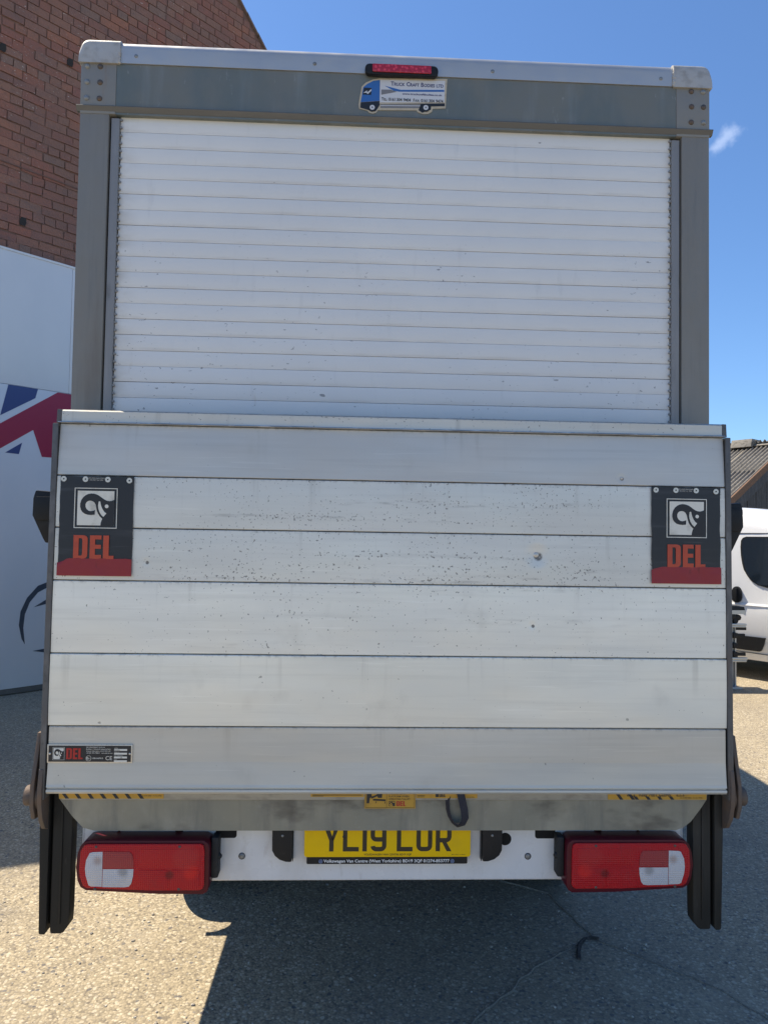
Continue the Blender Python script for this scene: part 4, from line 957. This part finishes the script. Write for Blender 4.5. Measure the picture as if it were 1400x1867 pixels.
# bumper ----------------------------------------------------------------------
YP = .062
bp = box('bumper', -.953, .933, YP, YP+.05, .583, .80, MT['bumper'], LR, .006, 3)
for s, xe in ((-1, -.958), (1, .938)): box('bumper_end', *sorted((xe, xe-s*.004)), YP+.004, YP+.14, .60, .80, MT['bumper'], LR, .001)
for x0, x1, z0 in ((-.546, -.484, .717), (.460, .522, .714)):
    prism('slot', rrect(x0, x1, z0, z0+.05, .007), YP-.0006, YP+.001, MT['hole'], bp)
    prism('slot_lining', rrect(x0-.0015, x1+.0015, z0-.0015, z0+.05, .0085), YP-.0003, YP+.001, MT['black'], bp)
for x, z in ((-.465, .660), (.436, .657)):
    h_ = cyl('bolt_hole', (x, z), .0105, YP-.0006, YP+.001, MT['black'], bp); dome('bolt', x, z, .0088, YP-.0008, .003, MT['boltgrey'], bp)
cyl('socket_hole', (.363, .711), .0195, YP-.0008, YP+.001, MT['hole'], bp, n=28)
for x in (-.845, -.66, .66, .79): cyl('bolt_hole', (x, .742 if x not in (-.66, .66) else .738), .006 if abs(x) > .7 else .012, YP-.0006, YP+.001, MT['hole'], bp)
for s in (-1, 1):
    X = lambda v: v if s < 0 else -.022-v
    pts = [(-.3075, .775), (-.3075, .655), (-.325, .6555), (-.345, .662), (-.360, .674), (-.3685, .690), (-.3695, .775)]
    nl = prism('plate_lamp', [(X(a), b) for a, b in pts], YP-.035, YP, MT['black'], LR, bev=.005, smooth=45)
    a, b = sorted((X(-.3045), X(-.3070))); box('lamp_flange', a, b, YP-.022, YP, .652, .78, MT['black'], nl, .001)
    dome('screw', X(-.337), .736, .004, YP-.035, .002, MT['boltgrey'], nl)
    dome('clip', X(-.345), .670, .003, YP-.033, .002, MT['printwhite'], nl)
# number plate ----------------------------------------------------------------
YN = .042
NP = prism('number_plate', rrect(-.2705, .2495, .6645, .7755, .008), YN, YN+.006, MT['plateyellow'], LR, bev=.0012)
MT['charblack'] = layered('plate character black', (.012, .013, .010), [], .35)
def stroke_rects(rs): return [[(a, c), (b, c), (b, d), (a, d)] for a, b, c, d in rs]
cz0, ch, sw, cwd = .6820, .079, .0135, .0495
def chart(x, polys): strip_polys('lettering', [[(x+a, cz0+b) for a, b in p] for p in polys], YN-.0002, MT['charblack'], NP, .0004)
w_, h_, s_ = cwd, ch, sw
def arcband(cx, cz, ro, ri, a0, a1, n=6):
    return [[(cx+r*math.cos(rad(q)), cz+r*math.sin(rad(q))) for r, q in ((ro, a0+(a1-a0)*i/n), (ro, a0+(a1-a0)*(i+1)/n), (ri, a0+(a1-a0)*(i+1)/n), (ri, a0+(a1-a0)*i/n))] for i in range(n)]
R_o = .018; R_i = R_o-s_
Lc = stroke_rects([(0, s_, 0, h_), (s_, w_, 0, s_)])
Yc = stroke_rects([((w_-s_)/2, (w_+s_)/2, 0, h_*.42)])+[[(0, h_), (s_*1.1, h_), ((w_+s_)/2, h_*.42), ((w_-s_)/2, h_*.42)], [(w_-s_*1.1, h_), (w_, h_), ((w_+s_)/2, h_*.42), ((w_)/2, h_*.42+.004)]]
Onec = stroke_rects([(0, s_, 0, h_)])
Uc = stroke_rects([(0, s_, R_o, h_), (w_-s_, w_, R_o, h_), (R_o, w_-R_o, 0, s_)])+arcband(R_o, R_o, R_o, R_i, 180, 270)+arcband(w_-R_o, R_o, R_o, R_i, 270, 360)
Rc = stroke_rects([(0, s_, 0, h_), (s_, w_-R_o, h_-s_, h_), (s_, w_-R_o, h_*.43-s_/2, h_*.43+s_/2), (w_-s_, w_, h_*.43+s_/2+R_i, h_-R_o)])+arcband(w_-R_o, h_-R_o, R_o, R_i, 0, 90)+arcband(w_-R_o, h_*.43-s_/2+R_o, R_o, R_i, 270, 360)+[[(w_*.42, h_*.43-s_/2), (w_*.42+s_, h_*.43-s_/2), (w_, 0), (w_-s_*1.1, 0)]]
Nc = stroke_rects([(w_-s_, w_, R_o, h_-R_o), (R_o, w_-R_o, h_-s_, h_), (R_o, w_-R_o, 0, s_), (0, s_, h_*.38+R_o, h_-R_o), (R_o, w_-s_, h_*.38, h_*.38+s_)])+arcband(R_o, h_-R_o, R_o, R_i, 90, 180)+arcband(w_-R_o, h_-R_o, R_o, R_i, 0, 90)+arcband(w_-R_o, R_o, R_o, R_i, 270, 360)+arcband(R_o, R_o, R_o, R_i, 190, 270)+arcband(R_o, h_*.38+R_o, R_o, R_i, 180, 270)
for x, c in ((-.2110, Yc), (-.1505, Lc), (-.0895, Onec), (-.0645, Nc), (.0175, Lc), (.0790, Uc), (.1395, Rc)): chart(x, c)
text('lettering', 'VOLKSWAGEN VAN CENTRE BD19 3QF', -.0105, YN-.0004, .6695, .0058, MT['charblack'], NP, width=.148, align='CENTER', bold=.012)
text('lettering', 'BS AU 145D', .1905, YN-.0004, .6705, .0026, MT['charblack'], NP, width=.043)
for x in (-.1475, .1235): dome('screw', x, .7265, .0048, YN, .002, MT['charblack'], NP)
SB = prism('dealer_strip', rrect(-.2625, .2400, .6425, .6655, .004), YN+.002, YN+.010, MT['black'], LR)
MT['stripwhite'] = layered('bright white print', (.88, .88, .86), [], .5)
MT['badgeblue'] = layered('pale blue print', (.25, .33, .55), [], .5)
text('lettering', 'Volkswagen Van Centre (West Yorkshire) BD19 3QF 01274-853777', -.0130, YN+.0015, .6475, .0088, MT['stripwhite'], SB, width=.393, align='CENTER', bold=.016)
for x in (-.2185, .1925):
    bm = bmesh.new()
    for i in range(20):
        a, b = 2*math.pi*i/20, 2*math.pi*(i+1)/20
        add_prism(bm, [(x+r*math.cos(q), .651+r*math.sin(q)) for r, q in ((.0060, a), (.0060, b), (.0051, b), (.0051, a))], YN+.001, YN+.0016)
    for pts in ([(-.0030, .0040), (-.0020, .0040), (0, .0005), (-.0006, -.0004)], [(.0030, .0040), (.0020, .0040), (0, .0005), (.0006, -.0004)],
                [(-.0044, .0012), (-.0035, .0014), (-.0018, -.0028), (-.0024, -.0040)], [(.0044, .0012), (.0035, .0014), (.0018, -.0028), (.0024, -.0040)], [(-.0022, -.0040), (-.0014, -.0036), (.0002, -.0006), (-.0004, -.0003)], [(.0022, -.0040), (.0014, -.0036), (-.0002, -.0006), (.0004, -.0003)]):
        add_prism(bm, [(x+a, .651+b) for a, b in pts], YN+.001, YN+.0016)
    frombm('badge', bm, MT['badgeblue'], SB)

# tail lights -------------------------------------------------------------------
def lens_mat(name, base, spots, ribs=True):
    t = NT(name); c = tuple(base)
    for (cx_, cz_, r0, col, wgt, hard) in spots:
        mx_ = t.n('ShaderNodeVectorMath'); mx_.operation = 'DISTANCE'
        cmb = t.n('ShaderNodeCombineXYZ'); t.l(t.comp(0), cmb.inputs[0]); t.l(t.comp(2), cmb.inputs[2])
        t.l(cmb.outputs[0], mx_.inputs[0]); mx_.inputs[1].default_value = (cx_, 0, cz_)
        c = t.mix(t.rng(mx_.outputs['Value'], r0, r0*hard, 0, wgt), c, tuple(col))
    c = t.mix(t.rng(t.noise(25, 5), .55, .8, 0, .35), c, tuple(x*.55+.02 for x in base))
    if ribs:
        sx = t.math('SINE', t.math('MULTIPLY', t.comp(0), 1100)); sz = t.math('SINE', t.math('MULTIPLY', t.comp(2), 1100))
        t.bump(t.math('ADD', sx, sz), .6, .0008)
    return t.fin(c, .28, 0, .3, .12)
for s in (-1, 1):
    X = lambda v: v if s < 0 else -.012-v
    sp = lambda x, z, *a: (X(x), z, *a)
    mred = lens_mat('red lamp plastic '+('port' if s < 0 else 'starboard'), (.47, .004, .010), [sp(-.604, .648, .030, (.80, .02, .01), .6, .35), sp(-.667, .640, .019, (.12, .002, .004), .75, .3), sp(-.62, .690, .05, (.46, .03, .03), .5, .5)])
    mdk = layered('dark red housing '+('port' if s < 0 else 'starboard'), (.085, .006, .014), [((.14, .01, .02), 20, (1, 1, 1), .5, .8, .6)], .35, spec=.25)
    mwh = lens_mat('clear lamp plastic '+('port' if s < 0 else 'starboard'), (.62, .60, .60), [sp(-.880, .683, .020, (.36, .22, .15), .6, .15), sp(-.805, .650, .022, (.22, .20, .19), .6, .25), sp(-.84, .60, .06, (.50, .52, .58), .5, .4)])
    mpk = lens_mat('frosted red plastic '+('port' if s < 0 else 'starboard'), (.36, .045, .045), [])
    outl_ = [(-.922, .736), (-.905, .739), (-.57, .738), (-.557, .731), (-.553, .715), (-.551, .60), (-.556, .585), (-.568, .578), (-.70, .579), (-.915, .591), (-.932, .600), (-.942, .620), (-.948, .66), (-.944, .700), (-.936, .722)]
    tl = prism('tail_light', [(X(a), b) for a, b in outl_], -.012, YP-.002, mdk, LR, bev=.005, smooth=45)
    face = [(-.921, .728), (-.912, .731), (-.576, .731), (-.568, .726), (-.565, .71), (-.564, .61), (-.568, .598), (-.578, .594), (-.72, .594), (-.910, .602), (-.922, .609), (-.932, .635), (-.935, .66), (-.932, .71)]
    lf = prism('lens', [(X(a), b) for a, b in face], -.020, -.0122, mred, tl, bev=.003, smooth=45)
    wl = [(-.904, .706), (-.895, .7085), (-.866, .7095), (-.8655, .6585), (-.8655, .607), (-.898, .608), (-.905, .612), (-.914, .640), (-.9165, .66), (-.914, .685)]
    prism('reversing_lens', [(X(a), b) for a, b in wl], -.0215, -.0201, mwh, tl, bev=.0005, smooth=45)
    wl2 = [(-.8640, .6585), (-.8640, .606), (-.800, .605), (-.786, .607), (-.779, .616), (-.7745, .638), (-.7735, .6585)]
    prism('fog_lens', [(X(a), b) for a, b in wl2], -.0215, -.0201, mwh, tl, bev=.0005, smooth=45)
    rl = [(-.8640, .6605), (-.7735, .6605), (-.7745, .680), (-.778, .700), (-.786, .709), (-.8640, .7095)]
    prism('indicator_lens', [(X(a), b) for a, b in rl], -.0215, -.0201, mpk, tl, bev=.0005, smooth=45)
    for (xa, xb, za, zb) in ((-.758, -.672, .600, .655), (-.664, -.578, .600, .655), (-.758, -.578, .661, .716)):
        pr_ = rrect(*sorted((X(xa), X(xb))), za, zb, .006); prism('lens_segment', pr_, -.0207, -.0200, mred, tl, bev=.0004, smooth=40)
    for x, z in ((-.886, .7235), (-.639, .7235), (-.886, .600), (-.639, .5985)): dome('screw', X(x), z, .0045, -.0195, .003, MT['bolt'], tl)
    # black bracket behind and connector on the inner side
    a, b = sorted((X(-.53), X(-.552))); box('lamp_bracket', a, b, YP-.045, YP, .612, .735, MT['rubber'], tl, .006)
    a, b = sorted((X(-.60), X(-.90))); prism('lamp_backing', [(a, .70), (b, .70), (b, .7335), (a, .7345)], YP-.012, YP, MT['rubber'], tl, bev=.002)
    dome('clip', X(-.531), .674, .010, YP-.03, .01, MT['rubber'], tl)

# side lamp housings on the body edges -------------------------------------------
for s in (-1, 1):
    pts = [(-1.071, 1.790), (-1.150, 1.796), (-1.157, 1.770), (-1.158, 1.715), (-1.122, 1.640), (-1.115, 1.628), (-1.071, 1.628)]
    sh_ = prism('side_housing', [(s*abs(a), b) for a, b in pts], .095, .19, MT['black'], LR, bev=.006, smooth=40)
    a, b = sorted((s*1.085, s*1.145)); box('lens', a, b, .088, .096, 1.70, 1.775, MT['black'], sh_, .003)

# chassis, wheels, cab ------------------------------------------------------------
for s in (-1, 1):
    a, b = sorted((s*.42, s*.49)); box('chassis_rail', a, b, .25, 6.2, .62, .79, MT['chassis'], LR, .004)
    for (y, xs_) in ((1.42, ((.70, .945),)), (4.75, ((.74, .95),))):
        for xa, xb in xs_:
            a, b = sorted((s*xa, s*xb)); w = cyl('wheel', (y, .34), .345, a, b, MT['tyre'], LR, 'x', 40, bev=.035)
            a, b = sorted((s*(xb-.01), s*(xb+.006))); cyl('rim', (y, .34), .21, a, b, MT['rim'], w, 'x', 28)
    a, b = sorted((s*.70, s*.97)); prism('mudguard', [(1.42+.44*math.cos(rad(q)), .36+.42*math.sin(rad(q))) for q in range(20, 165, 12)]+[(1.42+.415*math.cos(rad(q)), .36+.395*math.sin(rad(q))) for q in range(164, 19, -12)], a, b, MT['rubber'], LR, 'x', smooth=40)
cyl('axle', (1.42, .34), .06, -.68, .68, MT['chassis'], LR, 'x', 16)
box('spare_carrier', -.38, .38, 1.0, 1.9, .60, .66, MT['chassis'], LR, .01)
box('lift_tube', -.9, .9, .19, .30, .62, .74, MT['chassis'], LR, .01)
cb = [(4.05, .45), (6.35, .42), (6.45, .60), (6.42, .95), (5.95, 1.25), (5.45, 1.92), (4.05, 1.92)]
prism('cab', cb, -.98, .98, MT['cabpaint'], LR, 'x', bev=.06, seg=3)
prism('windscreen', [(5.985, 1.25), (5.52, 1.86), (5.50, 1.85), (5.96, 1.24)], -.85, .85, MT['glass'], LR, 'x')
for s in (-1, 1):
    a, b = sorted((s*.975, s*.985)); prism('cab_window', [(4.75, 1.25), (5.80, 1.25), (5.42, 1.78), (4.75, 1.78)], a, b, MT['glass'], LR, 'x')
    a, b = sorted((s*1.02, s*1.24)); box('mirror', a, b, 5.52, 5.60, 1.25, 1.58, MT['black'], LR, .03)
